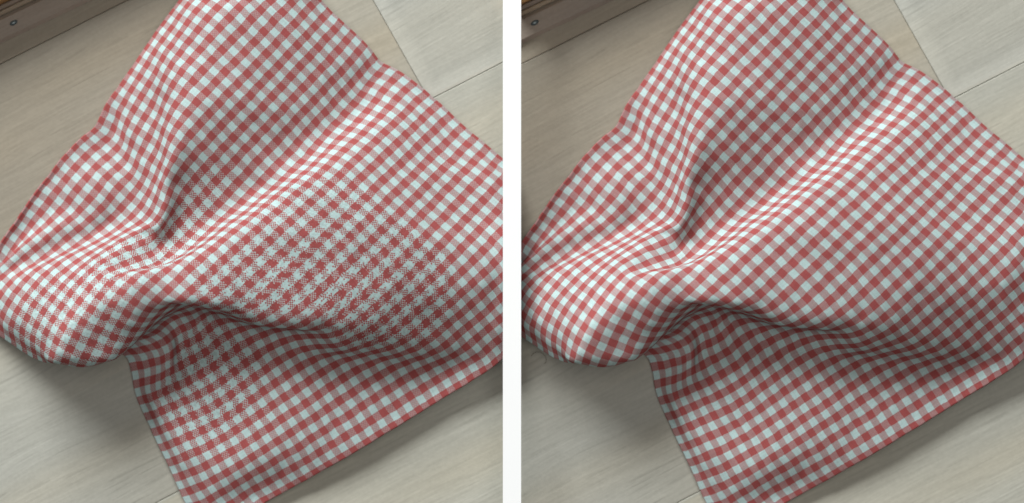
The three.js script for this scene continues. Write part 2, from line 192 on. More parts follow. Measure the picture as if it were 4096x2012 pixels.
[1317,-6,91,1300,13,107,1282,32,125,1267,49,146,1251,65,167,1236,83,188,1220,101,208,1203,118,225,1185,136,240,1166,156,252,1147,177,263,1128,197,273,1109,218,282,1090,238,291,1071,258,299,1052,278,308,1033,299,316,1014,318,322,994,338,326,976,358,329,957,378,332,938,397,331,918,417,330,899,437,330,879,458,330,861,478,330,843,499,329,823,520,329,804,541,329,786,562,330,766,582,330,749,604,327,731,624,324,716,650,321,699,675,317,685,703,313,670,729,308,659,757,304,649,785,296,638,812,283,628,841,266,613,864,247,596,886,226,572,901,213,547,916,202,521,928,198,497,943,199,471,956,205,448,972,213,422,987,225,396,1003,235,371,1020,243,345,1037,252,322,1055,265,298,1072,279,275,1093,290,251,1114,300,230,1136,311,209,1159,321,190,1182,326,171,1206,328,156,1231,326,140,1256,320,127,1285,308,115,1313,292,110,1341,269,108,1369,243,114,1394,215,120,1417,187,121,1436,157,121,1454,127],
[1339,17,81,1322,37,97,1305,55,116,1290,72,137,1274,89,159,1259,106,180,1243,125,199,1226,142,216,1207,160,231,1189,180,244,1171,200,254,1152,220,264,1133,240,273,1114,261,282,1095,281,291,1076,301,300,1057,321,308,1039,341,315,1020,360,320,1001,381,323,982,401,325,963,421,324,943,441,322,923,461,321,904,482,320,885,503,319,866,523,318,847,544,318,828,565,318,809,585,318,790,605,316,773,626,313,755,646,307,738,670,302,721,693,297,706,718,291,691,743,288,680,771,296,670,798,303,657,825,303,643,851,295,627,874,280,609,895,263,585,908,245,561,921,232,535,933,228,509,947,230,483,961,237,458,977,246,433,992,257,407,1009,267,382,1026,275,357,1044,283,334,1063,295,311,1082,308,289,1103,318,267,1125,327,247,1148,337,227,1172,346,208,1196,352,190,1221,354,174,1246,352,159,1273,346,146,1300,334,136,1327,317,131,1355,295,130,1381,270,135,1405,241,140,1426,212,143,1446,182,144,1465,152],
[1362,40,72,1345,59,89,1329,79,108,1314,95,129,1298,111,151,1282,129,171,1265,148,189,1248,166,206,1231,184,221,1213,203,234,1194,223,245,1176,243,255,1157,263,264,1139,284,273,1120,304,282,1101,324,291,1082,343,299,1063,363,307,1045,383,312,1026,404,315,1008,424,315,988,445,314,968,465,312,948,485,310,928,506,308,909,526,307,889,547,306,871,568,305,852,588,305,833,609,304,813,629,302,796,649,297,779,668,290,761,690,282,742,712,275,727,735,269,710,758,266,699,785,273,688,812,282,677,839,289,663,865,293,646,890,290,626,913,279,603,925,259,578,938,238,552,951,240,525,963,245,499,975,258,472,989,269,447,1003,285,421,1019,297,396,1034,304,371,1052,310,348,1071,324,326,1091,337,305,1113,346,283,1135,353,263,1160,364,244,1185,373,226,1210,379,208,1235,380,193,1262,380,177,1288,374,165,1314,362,154,1340,345,151,1368,324,150,1395,299,154,1416,269,160,1435,238,163,1454,208,166,1473,179],
[1385,61,66,1369,81,83,1353,100,101,1338,117,121,1322,135,142,1306,153,162,1289,171,180,1272,189,196,1255,208,211,1237,227,224,1218,246,235,1200,266,245,1182,286,255,1163,306,264,1144,326,272,1125,346,281,1107,366,290,1088,386,298,1070,406,304,1051,427,306,1032,448,305,1012,468,303,992,488,300,973,508,298,953,529,296,933,550,295,914,570,293,895,591,292,876,612,291,857,633,290,837,653,287,818,673,282,800,693,274,783,714,266,765,735,258,748,756,251,731,778,248,717,802,248,702,826,251,688,851,256,672,876,260,657,902,261,640,925,260,619,944,254,595,960,248,569,972,251,542,983,260,516,993,275,489,1003,291,464,1016,308,438,1029,322,412,1044,330,387,1061,338,364,1081,351,343,1102,363,321,1125,372,300,1149,379,282,1173,390,263,1198,399,246,1224,405,228,1250,407,212,1277,407,197,1303,402,185,1330,390,175,1357,372,170,1384,354,168,1410,330,170,1428,300,177,1442,268,182,1459,238,188,1476,208],
[1410,83,60,1393,103,76,1377,122,94,1361,140,114,1346,158,134,1330,176,153,1313,194,170,1296,213,187,1279,231,201,1261,251,214,1242,270,225,1224,289,236,1206,309,245,1188,329,254,1169,349,263,1150,369,271,1131,389,280,1113,409,288,1094,429,294,1076,450,295,1056,470,293,1037,491,290,1017,510,288,997,531,286,978,552,284,958,573,282,939,593,281,920,615,279,900,636,277,880,657,275,860,678,272,841,699,267,822,719,260,805,739,252,789,759,244,770,780,237,752,801,232,734,823,227,715,843,224,698,867,225,678,889,226,664,914,228,647,938,230,630,963,238,610,984,247,585,995,253,560,1004,264,534,1013,282,507,1021,301,482,1034,320,456,1046,338,430,1058,348,406,1073,358,382,1093,375,359,1115,389,339,1139,398,318,1163,404,300,1188,416,282,1213,426,265,1239,432,248,1265,433,232,1292,436,216,1319,432,205,1347,419,195,1373,401,188,1402,383,184,1428,359,185,1440,330,193,1446,298,200,1459,268,210,1473,237],
[1433,105,54,1417,125,70,1401,144,87,1385,163,106,1369,181,125,1353,199,144,1337,218,161,1320,237,177,1303,256,191,1285,274,204,1267,293,215,1248,313,225,1230,333,235,1212,353,244,1193,373,253,1174,392,261,1155,412,269,1137,432,276,1119,453,281,1100,473,281,1081,494,280,1062,514,278,1042,533,276,1023,554,274,1003,575,272,983,595,270,964,616,268,944,638,265,924,659,263,904,681,261,884,702,258,865,723,253,846,744,248,827,765,241,810,786,233,791,806,226,772,827,220,754,848,214,735,869,211,716,891,211,696,912,214,679,936,214,661,959,217,644,983,227,626,1003,241,602,1017,254,577,1027,269,552,1036,288,526,1044,308,500,1055,328,473,1066,347,447,1076,366,421,1088,383,399,1107,401,377,1129,415,357,1153,426,338,1178,434,319,1203,444,301,1229,453,284,1255,460,267,1281,464,252,1309,464,238,1336,461,225,1363,449,215,1390,434,207,1416,415,201,1438,392,201,1449,360,207,1452,326,221,1458,293,235,1465,261],
[1457,127,48,1440,147,64,1424,167,80,1408,186,98,1393,204,117,1377,223,135,1361,242,151,1344,261,166,1327,280,180,1308,298,193,1291,317,204,1272,337,214,1254,358,224,1235,377,233,1217,396,242,1198,416,250,1179,436,256,1161,456,262,1142,477,266,1124,497,267,1106,517,267,1086,537,265,1067,557,263,1047,577,262,1028,598,261,1008,619,259,988,639,256,968,661,252,949,683,249,928,704,247,908,727,244,889,748,241,870,769,237,850,790,231,832,812,225,812,831,218,793,852,212,775,873,208,756,894,208,737,915,212,718,935,220,698,957,221,678,978,227,660,1002,239,640,1022,256,618,1037,265,595,1047,281,570,1056,301,546,1064,324,518,1073,345,490,1082,365,464,1091,388,437,1101,408,416,1121,427,395,1143,442,377,1168,453,358,1193,460,340,1219,468,322,1246,474,306,1272,481,289,1298,486,276,1326,485,262,1354,483,250,1381,471,238,1408,458,231,1432,435,226,1451,406,227,1455,370,231,1450,334,247,1452,301,263,1455,269],
[1480,150,44,1463,170,58,1448,190,73,1432,208,91,1416,227,108,1399,246,125,1383,265,140,1365,285,154,1348,305,167,1329,323,180,1312,342,191,1294,362,202,1276,382,211,1258,401,221,1240,420,230,1221,439,237,1202,460,243,1184,480,248,1165,500,251,1147,521,253,1128,541,253,1109,562,252,1090,582,252,1070,602,252,1051,623,252,1031,643,250,1012,664,246,992,685,241,973,706,237,953,728,235,934,749,234,914,770,232,895,792,229,875,813,225,856,834,221,836,854,216,817,874,212,798,895,211,779,916,213,759,936,219,739,957,226,719,978,234,698,999,243,676,1021,255,653,1040,270,630,1056,285,607,1065,306,583,1072,328,559,1077,352,534,1082,375,508,1089,395,483,1101,415,458,1116,433,437,1136,450,417,1159,464,398,1183,475,380,1209,482,364,1235,484,347,1262,485,333,1289,487,318,1316,487,305,1343,484,291,1370,480,279,1398,471,268,1424,458,261,1445,434,257,1458,401,258,1459,363,262,1453,326,277,1449,293,293,1446,261],
[1501,174,40,1484,194,51,1469,215,65,1453,233,82,1438,251,99,1420,270,113,1403,290,127,1385,310,141,1368,330,154,1349,348,167,1332,368,178,1314,387,188,1298,407,198,1280,425,208,1262,443,217,1243,463,224,1225,484,230,1206,504,234,1188,524,237,1170,545,240,1151,566,242,1132,587,242,1113,608,242,1093,627,245,1074,647,246,1055,667,245,1036,688,240,1017,708,233,999,729,227,979,750,227,960,772,228,940,791,228,921,812,227,901,832,227,882,852,226,862,871,224,843,890,223,823,910,226,803,931,230,783,951,235,763,971,242,743,991,253,722,1010,266,697,1029,279,670,1046,294,647,1060,311,624,1069,336,600,1074,359,576,1078,384,553,1083,405,529,1091,425,505,1109,440,481,1130,453,460,1152,468,440,1175,479,423,1200,488,405,1225,493,391,1251,489,374,1277,484,362,1304,481,348,1331,478,335,1358,472,321,1385,466,310,1412,459,298,1439,446,292,1456,419,287,1465,383,288,1462,345,291,1454,309,306,1446,276,321,1440,244],
[1521,199,35,1504,220,45,1487,241,57,1470,259,72,1454,278,87,1437,297,101,1421,316,114,1404,335,128,1387,355,142,1369,373,154,1351,392,165,1334,412,175,1318,432,185,1300,450,196,1281,468,205,1263,488,213,1246,508,218,1228,528,222,1210,548,226,1192,569,231,1175,590,235,1156,610,237,1137,631,237,1118,650,243,1099,670,247,1080,690,247,1061,710,242,1043,729,233,1025,749,225,1005,769,228,987,789,233,967,808,235,948,827,237,928,845,241,908,863,244,887,880,246,867,898,247,847,917,251,827,937,256,807,956,261,786,975,267,766,993,281,744,1010,294,720,1027,304,695,1041,313,671,1054,327,646,1062,353,622,1069,382,598,1076,408,574,1087,430,550,1103,447,527,1123,459,505,1145,469,485,1168,479,466,1192,487,450,1217,489,434,1241,488,420,1267,482,406,1292,474,393,1319,468,380,1345,462,367,1372,456,354,1399,450,342,1425,443,330,1449,427,323,1464,397,317,1469,360,320,1464,323,322,1454,287,335,1443,255,349,1433,223],
[1544,222,32,1524,244,40,1506,266,50,1488,284,62,1472,303,77,1455,321,91,1440,342,104,1424,359,118,1408,378,131,1390,396,143,1373,416,154,1356,435,164,1339,456,175,1321,473,187,1303,492,197,1285,511,205,1269,533,211,1250,551,218,1234,571,225,1217,591,232,1201,612,238,1181,631,243,1163,650,248,1144,670,254,1126,690,258,1106,708,259,1088,728,255,1069,746,249,1050,765,244,1031,782,247,1012,800,252,993,817,258,973,835,262,952,852,268,931,868,273,910,883,277,889,899,280,868,918,285,848,937,290,827,955,296,805,972,304,785,989,315,763,1004,326,741,1020,334,717,1034,338,693,1047,354,670,1058,374,646,1068,402,621,1079,427,598,1098,445,573,1119,458,552,1141,467,529,1163,474,511,1187,480,491,1211,486,478,1235,483,463,1258,477,450,1283,469,437,1307,460,424,1332,452,412,1357,444,400,1385,439,388,1411,433,374,1436,426,363,1457,406,356,1466,373,349,1468,337,354,1460,301,354,1451,266,365,1437,234,375,1422,203],
[1571,239,34,1551,259,39,1531,279,45,1513,299,55,1495,318,68,1479,337,82,1464,357,96,1448,377,110,1432,397,123,1415,416,135,1398,435,147,1380,455,159,1364,475,171,1345,493,184,1327,512,196,1309,531,206,1291,551,215,1274,569,224,1259,589,234,1242,608,243,1226,628,252,1207,646,261,1189,664,269,1170,682,276,1151,700,281,1132,718,282,1113,735,280,1094,753,276,1074,770,274,1054,787,277,1034,803,284,1015,820,290,995,837,295,974,854,301,953,870,306,931,884,311,909,900,316,888,917,321,867,935,326,846,953,333,824,969,341,803,985,352,781,999,362,759,1015,370,735,1030,376,713,1046,389,690,1062,405,668,1079,423,645,1096,439,623,1117,451,600,1138,460,577,1160,465,556,1183,468,538,1207,471,521,1231,473,507,1254,470,494,1277,463,480,1299,454,467,1322,444,455,1347,435,443,1372,427,432,1398,423,420,1423,418,407,1443,409,398,1454,384,391,1459,351,391,1456,315,393,1449,280,396,1438,246,398,1423,215,400,1407,184],
[1599,254,37,1579,272,40,1558,289,45,1540,309,54,1522,328,66,1507,348,81,1491,367,96,1475,389,109,1459,411,121,1442,431,134,1425,451,147,1407,470,161,1390,489,176,1372,507,191,1355,526,206,1335,544,218,1314,563,230,1299,582,242,1284,600,254,1267,618,266,1250,636,276,1232,654,287,1215,671,296,1194,688,305,1174,705,311,1155,721,313,1137,737,311,1117,754,309,1096,770,309,1076,787,312,1055,803,318,1035,820,324,1015,838,330,995,855,335,975,871,340,953,886,345,931,901,350,910,919,355,888,936,361,867,954,367,845,970,375,824,986,385,801,1001,395,780,1018,403,756,1032,411,734,1054,420,711,1074,431,691,1096,440,668,1116,446,647,1137,454,625,1158,458,603,1180,458,581,1203,456,565,1226,455,550,1250,455,537,1271,450,524,1294,446,510,1313,436,499,1333,425,486,1358,416,475,1385,408,463,1407,402,451,1431,396,438,1445,386,432,1446,359,424,1447,327,432,1439,293,428,1433,258,436,1421,224,425,1403,196,419,1384,168],
[1627,270,40,1607,288,42,1586,305,47,1568,324,57,1550,342,72,1534,361,87,1518,381,102,1503,403,116,1486,423,129,1469,443,143,1451,462,158,1434,481,174,1417,499,191,1399,516,207,1381,534,223,1362,551,238,1342,569,251,1325,587,266,1308,604,280,1291,622,294,1272,639,306,1255,656,318,1237,674,328,1217,690,336,1197,707,342,1178,723,345,1158,739,344,1138,756,342,1118,772,342,1098,789,345,1078,806,351,1058,823,357,1038,840,363,1018,857,368,997,874,372,976,891,376,954,908,380,933,925,385,912,943,390,890,961,396,869,979,403,848,997,411,826,1014,418,804,1033,425,782,1052,432,759,1073,439,737,1094,446,716,1116,452,694,1137,456,672,1158,458,650,1179,455,629,1199,449,610,1218,440,594,1238,431,579,1259,427,566,1279,424,554,1300,422,540,1318,414,529,1338,404,516,1360,394,505,1382,385,492,1403,376,478,1423,366,462,1437,353,451,1439,326,444,1435,294,447,1424,262,445,1411,231,445,1394,202,435,1375,177,426,1355,152],
[1654,288,43,1633,307,45,1612,325,50,1594,341,62,1578,356,79,1562,376,96,1545,396,112,1529,416,128,1513,435,143,1495,454,159,1477,472,176,1460,489,194,1442,505,211,1425,523,229,1408,540,245,1389,557,260,1369,574,275,1351,591,291,1332,608,307,1314,625,322,1295,642,335,1278,660,347,1260,677,357,1241,694,365,1221,711,371,1202,728,374,1181,744,375,1162,762,373,1142,778,373,1123,796,375,1102,813,379,1083,831,385,1062,847,391,1042,865,395,1021,882,399,1001,901,401,979,919,404,959,938,407,937,955,412,916,975,416,894,994,421,873,1014,427,852,1033,432,830,1054,438,808,1075,444,785,1095,450,763,1117,456,741,1137,461,719,1158,463,698,1179,462,676,1198,454,657,1213,438,639,1229,421,624,1242,404,608,1262,396,595,1279,393,582,1299,394,569,1317,388,558,1336,378,544,1355,367,531,1374,356,515,1393,344,499,1408,330,479,1422,316,463,1425,289,453,1418,259,450,1404,229,446,1385,205,440,1365,182,431,1345,160,420,1325,137],
[1680,307,47,1660,326,48,1639,344,53,1621,360,66,1604,375,85,1588,392,104,1572,410,123,1556,429,141,1539,446,158,1522,464,176,1504,480,195,1486,497,213,1469,514,231,1452,532,248,1434,549,264,1415,566,280,1396,582,296,1378,599,312,1360,616,328,1341,634,343,1322,651,357,1305,669,369,1286,687,379,1267,704,388,1247,721,394,1228,739,397,1208,756,397,1188,774,396,1168,791,396,1149,809,398,1129,828,401,1109,846,406,1088,863,411,1068,881,414,1047,899,416,1027,919,418,1006,938,419,985,957,421,963,976,423,942,996,426,920,1016,430,898,1036,434,877,1057,439,855,1077,444,833,1098,450,811,1118,456,789,1138,462,767,1159,467,746,1178,468,725,1196,462,706,1210,448,689,1216,424,672,1222,400,657,1234,379,640,1252,368,624,1270,362,608,1289,361,593,1309,356,580,1328,346,565,1347,333,549,1364,319,532,1381,306,512,1395,292,490,1405,277,471,1405,254,456,1396,228,446,1380,204,438,1359,183,428,1338,164,417,1318,143,404,1299,121],
[1706,327,51,1685,346,51,1664,365,55,1646,380,69,1630,394,89,1615,411,110,1599,427,131,1583,444,151,1565,460,171,1548,477,190,1530,492,209,1513,510,227,1495,526,245,1478,545,262,1460,562,279,1442,579,296,1423,595,312,1405,613,328,1387,629,344,1369,647,359,1350,665,372,1332,684,384,1313,702,394,1294,720,403,1274,736,410,1255,754,413,1236,772,414,1215,790,413,1195,808,413,1175,827,414,1155,846,417,1135,864,421,1114,882,425,1094,901,427,1073,919,427,1053,939,427,1031,959,427,1010,979,428,989,999,429,967,1019,431,945,1039,433,924,1060,437,902,1081,441,881,1101,446,859,1120,452,837,1141,459,814,1161,465,793,1180,468,772,1198,465,753,1212,453,734,1218,432,720,1215,404,705,1212,378,689,1224,352,672,1241,339,652,1259,330,633,1278,327,615,1297,322,598,1316,311,581,1334,297,563,1352,280,544,1367,267,522,1379,253,498,1386,238,475,1384,218,456,1373,197,440,1356,178,427,1336,160,413,1317,141,398,1299,120,382,1282,99],
[1730,348,50,1710,367,51,1690,386,57,1671,402,71,1655,416,92,1640,431,114,1624,447,136,1608,463,157,1591,479,177,1575,495,197,1557,511,216,1540,528,234,1522,544,252,1505,562,270,1487,579,287,1469,596,305,1450,613,321,1432,630,338,1414,647,353,1395,665,368,1377,683,381,1359,701,392,1340,720,402,1321,738,411,1302,755,419,1282,773,423,1262,791,425,1242,810,424,1221,828,424,1201,848,425,1181,867,428,1161,886,431,1140,904,434,1120,923,434,1099,943,433,1078,963,432,1057,982,431,1036,1003,431,1014,1023,431,993,1043,432,971,1064,433,949,1085,436,928,1105,440,906,1125,445,884,1145,451,863,1165,458,841,1184,463,820,1200,462,799,1214,451,780,1221,431,763,1220,404,749,1215,375,734,1211,345,718,1218,317,701,1231,297,678,1248,292,655,1266,291,634,1284,287,614,1302,276,595,1320,260,576,1337,242,555,1352,228,531,1362,214,506,1367,199,481,1364,182,459,1353,163,438,1337,144,419,1321,126,400,1305,107,380,1292,88,360,1280,69],
[1755,370,48,1734,389,51,1714,409,57,1696,424,73,1680,437,94,1665,453,116,1650,469,137,1633,485,159,1617,501,180,1600,516,200,1582,532,219,1565,549,237,1548,565,253,1531,583,273,1513,599,291,1495,617,309,1476,634,327,1458,651,343,1439,668,359,1421,685,374,1403,703,387,1385,722,398,1366,740,406,1348,758,417,1329,777,425,1308,795,430,1288,812,432,1268,832,432,1248,851,432,1228,870,432,1207,889,434,1187,908,437,1167,927,439,1146,947,438,1124,967,435,1104,986,433,1083,1006,432,1062,1026,431,1040,1047,431,1018,1068,431,997,1088,432,975,1109,434,954,1130,437,932,1150,440,910,1170,445,888,1189,451,866,1208,455,844,1220,447,824,1227,428,806,1228,402,792,1222,372,775,1216,341,760,1213,308,745,1215,278,730,1223,253,702,1240,252,676,1256,253,651,1272,250,629,1289,240,609,1306,223,589,1323,204,567,1337,189,543,1348,175,517,1352,160,491,1349,143,467,1340,125,444,1329,105,421,1318,85,398,1310,67,373,1303,52,348,1298,38],
[1780,391,47,1760,410,51,1740,429,58,1722,445,74,1705,459,95,1689,475,116,1674,491,138,1657,507,159,1641,523,180,1624,539,200,1607,555,220,1590,572,238,1572,589,256,1555,606,274,1537,623,292,1520,640,311,1502,656,330,1484,673,346,1465,690,362,1447,708,377,1429,725,390,1411,744,402,1392,762,412,1373,781,421,1354,799,429,1334,818,434,1314,836,436,1293,855,437,1273,874,437,1253,894,437,1233,913,437,1213,932,439,1192,951,439,1172,971,437,1151,991,435,1130,1010,433,1109,1030,431,1088,1051,430,1066,1071,430,1044,1092,430,1023,1113,430,1001,1134,431,979,1154,432,958,1174,433,936,1194,435,912,1209,438,889,1224,436,865,1233,423,845,1237,398,828,1234,369,813,1227,337,796,1221,305,781,1218,270,765,1220,238,747,1228,212,720,1239,210,693,1251,213,667,1264,212,644,1279,203,623,1295,186,604,1311,166,583,1326,150,559,1337,136,533,1342,122,508,1342,106,483,1337,88,458,1332,69,434,1329,51,408,1327,38,382,1327,29,355,1327,23],
[1804,413,47,1784,432,51,1765,451,59,1747,467,75,1730,481,95,1714,498,116,1697,513,138,1681,530,159,1664,546,179,1647,563,200,1631,579,220,1614,596,238,1597,613,257,1579,631,274,1561,648,292,1544,664,312,1528,679,331,1509,696,348,1490,713,363,1473,731,378,1455,748,393,1437,766,405,1418,784,416,1399,803,425,1379,822,432,1360,841,437,1340,860,439,1319,879,440,1299,899,439,1279,917,439,1259,936,439,1239,955,438,1218,975,437,1198,995,436,1178,1015,433,1157,1034,431,1135,1054,430,1114,1075,429,1092,1095,428,1070,1116,427,1048,1138,427,1026,1159,427,1004,1179,427,982,1199,424,960,1218,420,934,1229,419,908,1238,410,884,1243,391,864,1244,364,846,1240,334,832,1234,300,814,1227,266,798,1224,230,781,1228,198,763,1237,170,736,1244,168,709,1252,173,683,1262,173,659,1275,165,639,1290,149,621,1306,129,602,1322,113,579,1334,99,555,1341,87,529,1343,73,504,1344,59,479,1344,44,454,1346,32,428,1349,24,400,1352,22,373,1354,22],
[1827,435,45,1808,455,50,1789,474,59,1770,491,75,1754,506,95,1737,522,116,1721,538,137,1704,555,158,1687,571,179,1671,587,199,1654,604,219,1637,621,238,1620,638,256,1602,655,274,1585,672,292,1569,687,312,1552,703,331,1534,720,348,1516,737,364,1498,754,379,1481,772,394,1463,789,407,1444,807,418,1425,826,427,1406,845,434,1386,864,438,1366,882,441,1346,902,442,1326,921,441,1306,940,440,1285,959,438,1265,979,437,1245,999,435,1225,1019,433,1204,1039,431,1182,1059,429,1161,1079,428,1139,1100,427,1117,1121,426,1095,1141,425,1074,1163,424,1051,1183,423,1029,1204,421,1005,1223,416,980,1239,408,953,1247,397,926,1250,380,902,1250,357,880,1247,328,861,1243,296,845,1238,262,827,1234,227,811,1234,192,794,1238,160,774,1247,135,749,1254,130,724,1261,135,700,1269,139,677,1281,132,658,1295,116,642,1310,95,624,1325,79,603,1338,67,579,1347,57,554,1352,50,529,1357,42,504,1361,35,478,1366,27,451,1370,22,424,1375,22,396,1379,22],
[1850,458,42,1831,478,49,1812,497,59,1794,515,75,1778,532,94,1761,547,115,1745,563,136,1728,579,157,1711,595,178,1694,612,199,1677,629,219,1661,645,238,1643,663,256,1627,679,274,1610,695,293,1594,711,312,1577,727,330,1559,744,347,1542,761,363,1524,778,379,1506,796,394,1489,813,408,1470,830,419,1452,849,428,1433,868,434,1413,886,439,1394,904,442,1374,924,443,1354,943,442,1332,963,440,1311,982,438,1292,1002,435,1272,1022,433,1251,1043,430,1230,1063,428,1208,1084,427,1186,1105,425,1164,1125,424,1142,1146,423,1120,1167,421,1098,1188,419,1075,1208,418,1053,1230,414,1025,1247,406,999,1262,394,970,1265,375,943,1262,351,918,1258,323,895,1252,291,875,1247,259,856,1243,223,838,1241,189,821,1245,153,802,1251,123,782,1263,100,760,1271,96,738,1279,105,716,1288,114,695,1299,110,678,1311,92,663,1324,69,647,1337,51,627,1350,41,604,1360,36,580,1368,35,555,1374,36,529,1380,36,503,1385,30,477,1390,24,449,1396,23,422,1401,22],
[1874,480,41,1855,500,49,1836,519,59,1818,537,74,1801,554,93,1785,570,114,1769,587,136,1752,603,157,1735,619,177,1719,634,199,1703,650,219,1687,667,238,1670,684,256,1653,700,274,1636,717,292,1619,734,311,1602,750,328,1585,767,346,1568,784,362,1550,801,378,1533,818,393,1515,836,407,1496,854,419,1478,872,428,1459,891,434,1439,910,438,1420,929,441,1400,948,443,1380,967,442,1359,986,439,1338,1006,436,1318,1026,433,1298,1047,430,1277,1068,427,1255,1088,425,1233,1109,424,1211,1130,422,1189,1151,421,1166,1172,420,1143,1192,418,1120,1213,415,1095,1233,411,1070,1252,404,1043,1268,392,1015,1280,374,987,1280,350,960,1275,323,936,1268,293,912,1261,260,891,1255,225,870,1251,189,850,1250,154,831,1254,119,812,1265,91,793,1280,73,772,1294,73,752,1304,86,731,1314,100,710,1325,100,694,1336,82,682,1347,55,668,1358,34,649,1370,25,627,1381,25,604,1388,30,579,1395,35,553,1401,37,528,1406,33,502,1411,27,475,1417,24,447,1424,22],
[1898,501,39,1879,521,47,1860,541,59,1843,559,74,1826,575,94,1810,592,115,1795,609,136,1778,625,157,1761,642,178,1745,656,199,1730,671,220,1713,687,239,1697,704,257,1680,721,274,1663,739,291,1646,756,309,1628,773,326,1611,790,343,1593,806,360,1576,824,376,1558,841,391,1541,859,405,1522,877,417,1503,896,426,1484,915,432,1465,934,437,1446,953,439,1426,971,441,1406,990,441,1385,1010,438,1365,1030,434,1344,1051,430,1323,1072,427,1302,1093,424,1280,1114,422,1258,1135,420,1236,1156,418,1213,1176,417,1190,1197,416,1166,1217,414,1142,1239,410,1115,1256,402,1088,1274,391,1060,1288,375,1033,1297,353,1006,1294,327,980,1287,298,955,1279,267,932,1272,234,909,1266,199,887,1264,163,864,1266,127,841,1272,96,822,1289,74,801,1306,63,782,1322,65,763,1334,80,743,1343,95,721,1354,98,705,1366,80,695,1375,51,683,1386,28,665,1397,22,644,1407,22,624,1412,31,598,1420,39,573,1426,41,549,1431,36,525,1433,29,497,1442,25,468,1451,22],
[1923,522,36,1905,542,45,1887,561,57,1869,578,75,1853,594,95,1837,611,116,1821,629,137,1805,645,158,1788,660,179,1772,676,200,1756,692,220,1739,709,238,1722,726,256,1706,743,273,1689,761,290,1671,778,307,1654,796,324,1637,813,341,1619,830,357,1602,847,374,1584,865,389,1566,883,403,1548,901,414,1529,919,423,1510,938,429,1491,957,433,1471,976,436,1451,996,437,1431,1015,436,1410,1036,434,1390,1056,430,1368,1077,427,1347,1098,423,1325,1119,420,1304,1140,417,1281,1160,415,1259,1181,413,1235,1202,412,1211,1223,411,1186,1242,407,1160,1262,401,1133,1279,391,1106,1293,375,1079,1302,353,1053,1305,328,1027,1301,301,1001,1295,272,977,1288,242,953,1283,211,929,1280,178,906,1282,147,882,1288,118,858,1298,94,838,1315,77,816,1333,69,795,1351,70,773,1364,81,751,1374,94,728,1385,97,711,1397,83,700,1407,56,689,1417,30,671,1428,21,652,1438,22,631,1444,35,609,1451,46,584,1457,48,560,1462,40,535,1467,30,509,1474,25,481,1482,22],
[1948,542,32,1930,562,42,1913,582,56,1896,598,75,1880,612,97,1864,630,118,1848,648,138,1832,663,160,1816,678,181,1799,696,200,1782,713,219,1765,730,237,1748,748,254,1731,766,271,1714,784,287,1697,801,304,1680,818,321,1662,836,338,1645,854,354,1627,871,371,1610,889,386,1592,907,399,1574,925,411,1555,943,419,1535,961,425,1516,981,429,1496,1000,431,1476,1020,432,1456,1040,431,1435,1061,429,1414,1082,426,1392,1103,422,1371,1124,419,1349,1145,416,1327,1165,412,1304,1186,409,1282,1207,406,1256,1227,405,1232,1248,403,1205,1266,398,1179,1284,388,1151,1298,374,1124,1309,353,1099,1311,328,1074,1308,301,1049,1304,274,1024,1299,246,999,1296,218,974,1295,190,949,1297,163,924,1303,138,899,1313,117,873,1325,100,853,1343,87,831,1362,80,808,1380,80,783,1395,86,759,1406,94,734,1416,97,715,1429,85,700,1440,61,689,1449,35,671,1459,22,652,1470,23,635,1477,40,613,1484,55,590,1490,56,566,1496,45,543,1501,31,516,1507,24,489,1515,22],
[1973,563,31,1955,583,40,1938,602,54,1922,618,75,1907,633,99,1892,649,121,1876,666,142,1860,683,162,1843,699,182,1826,716,201,1809,734,218,1792,752,235,1774,769,252,1757,788,268,1740,806,285,1723,824,301,1706,841,318,1688,859,335,1671,876,351,1654,894,367,1636,912,382,1618,930,395,1600,948,406,1581,967,414,1561,985,420,1542,1005,424,1521,1025,425,1501,1045,426,1480,1066,425,1458,1087,423,1437,1108,420,1415,1129,417,1393,1150,414,1371,1171,410,1348,1191,406,1324,1212,403,1301,1232,399,1275,1252,396,1250,1271,391,1223,1288,382,1197,1303,368,1170,1311,349,1144,1314,326,1119,1312,299,1094,1308,272,1070,1305,245,1045,1303,219,1019,1305,193,993,1309,170,967,1316,149,940,1325,133,915,1339,118,890,1354,106,868,1372,97,846,1390,91,823,1408,90,798,1423,93,772,1436,96,747,1448,96,725,1461,85,706,1472,65,690,1481,41,670,1491,27,651,1503,29,632,1510,47,612,1517,64,589,1523,65,568,1529,48,546,1535,31,521,1541,24,494,1548,22],
[1997,584,31,1979,604,39,1962,624,53,1947,639,75,1934,653,100,1919,669,124,1903,685,145,1887,702,164,1870,719,183,1853,737,200,1835,755,217,1818,773,233,1801,791,250,1784,809,266,1766,827,282,1749,846,299,1732,864,315,1715,881,332,1697,899,348,1680,917,364,1662,934,378,1644,953,390,1625,972,400,1606,990,409,1587,1009,414,1567,1029,418,1547,1049,419,1525,1070,419,1504,1091,418,1482,1112,417,1460,1134,414,1438,1155,411,1416,1176,408,1392,1196,404,1369,1217,399,1345,1237,395,1321,1257,390,1295,1274,383,1269,1291,373,1241,1306,360,1213,1318,343,1188,1318,320,1163,1315,296,1138,1312,269,1114,1309,242,1089,1309,215,1064,1312,191,1038,1318,169,1010,1327,152,982,1339,139,953,1350,129,930,1367,120,906,1384,111,884,1401,104,862,1419,100,838,1436,99,813,1451,99,787,1466,99,761,1480,95,737,1493,85,713,1504,69,694,1514,49,672,1523,37,652,1534,39,632,1542,55,613,1550,73,590,1557,72,572,1563,51,553,1567,30,528,1574,23,501,1581,22],
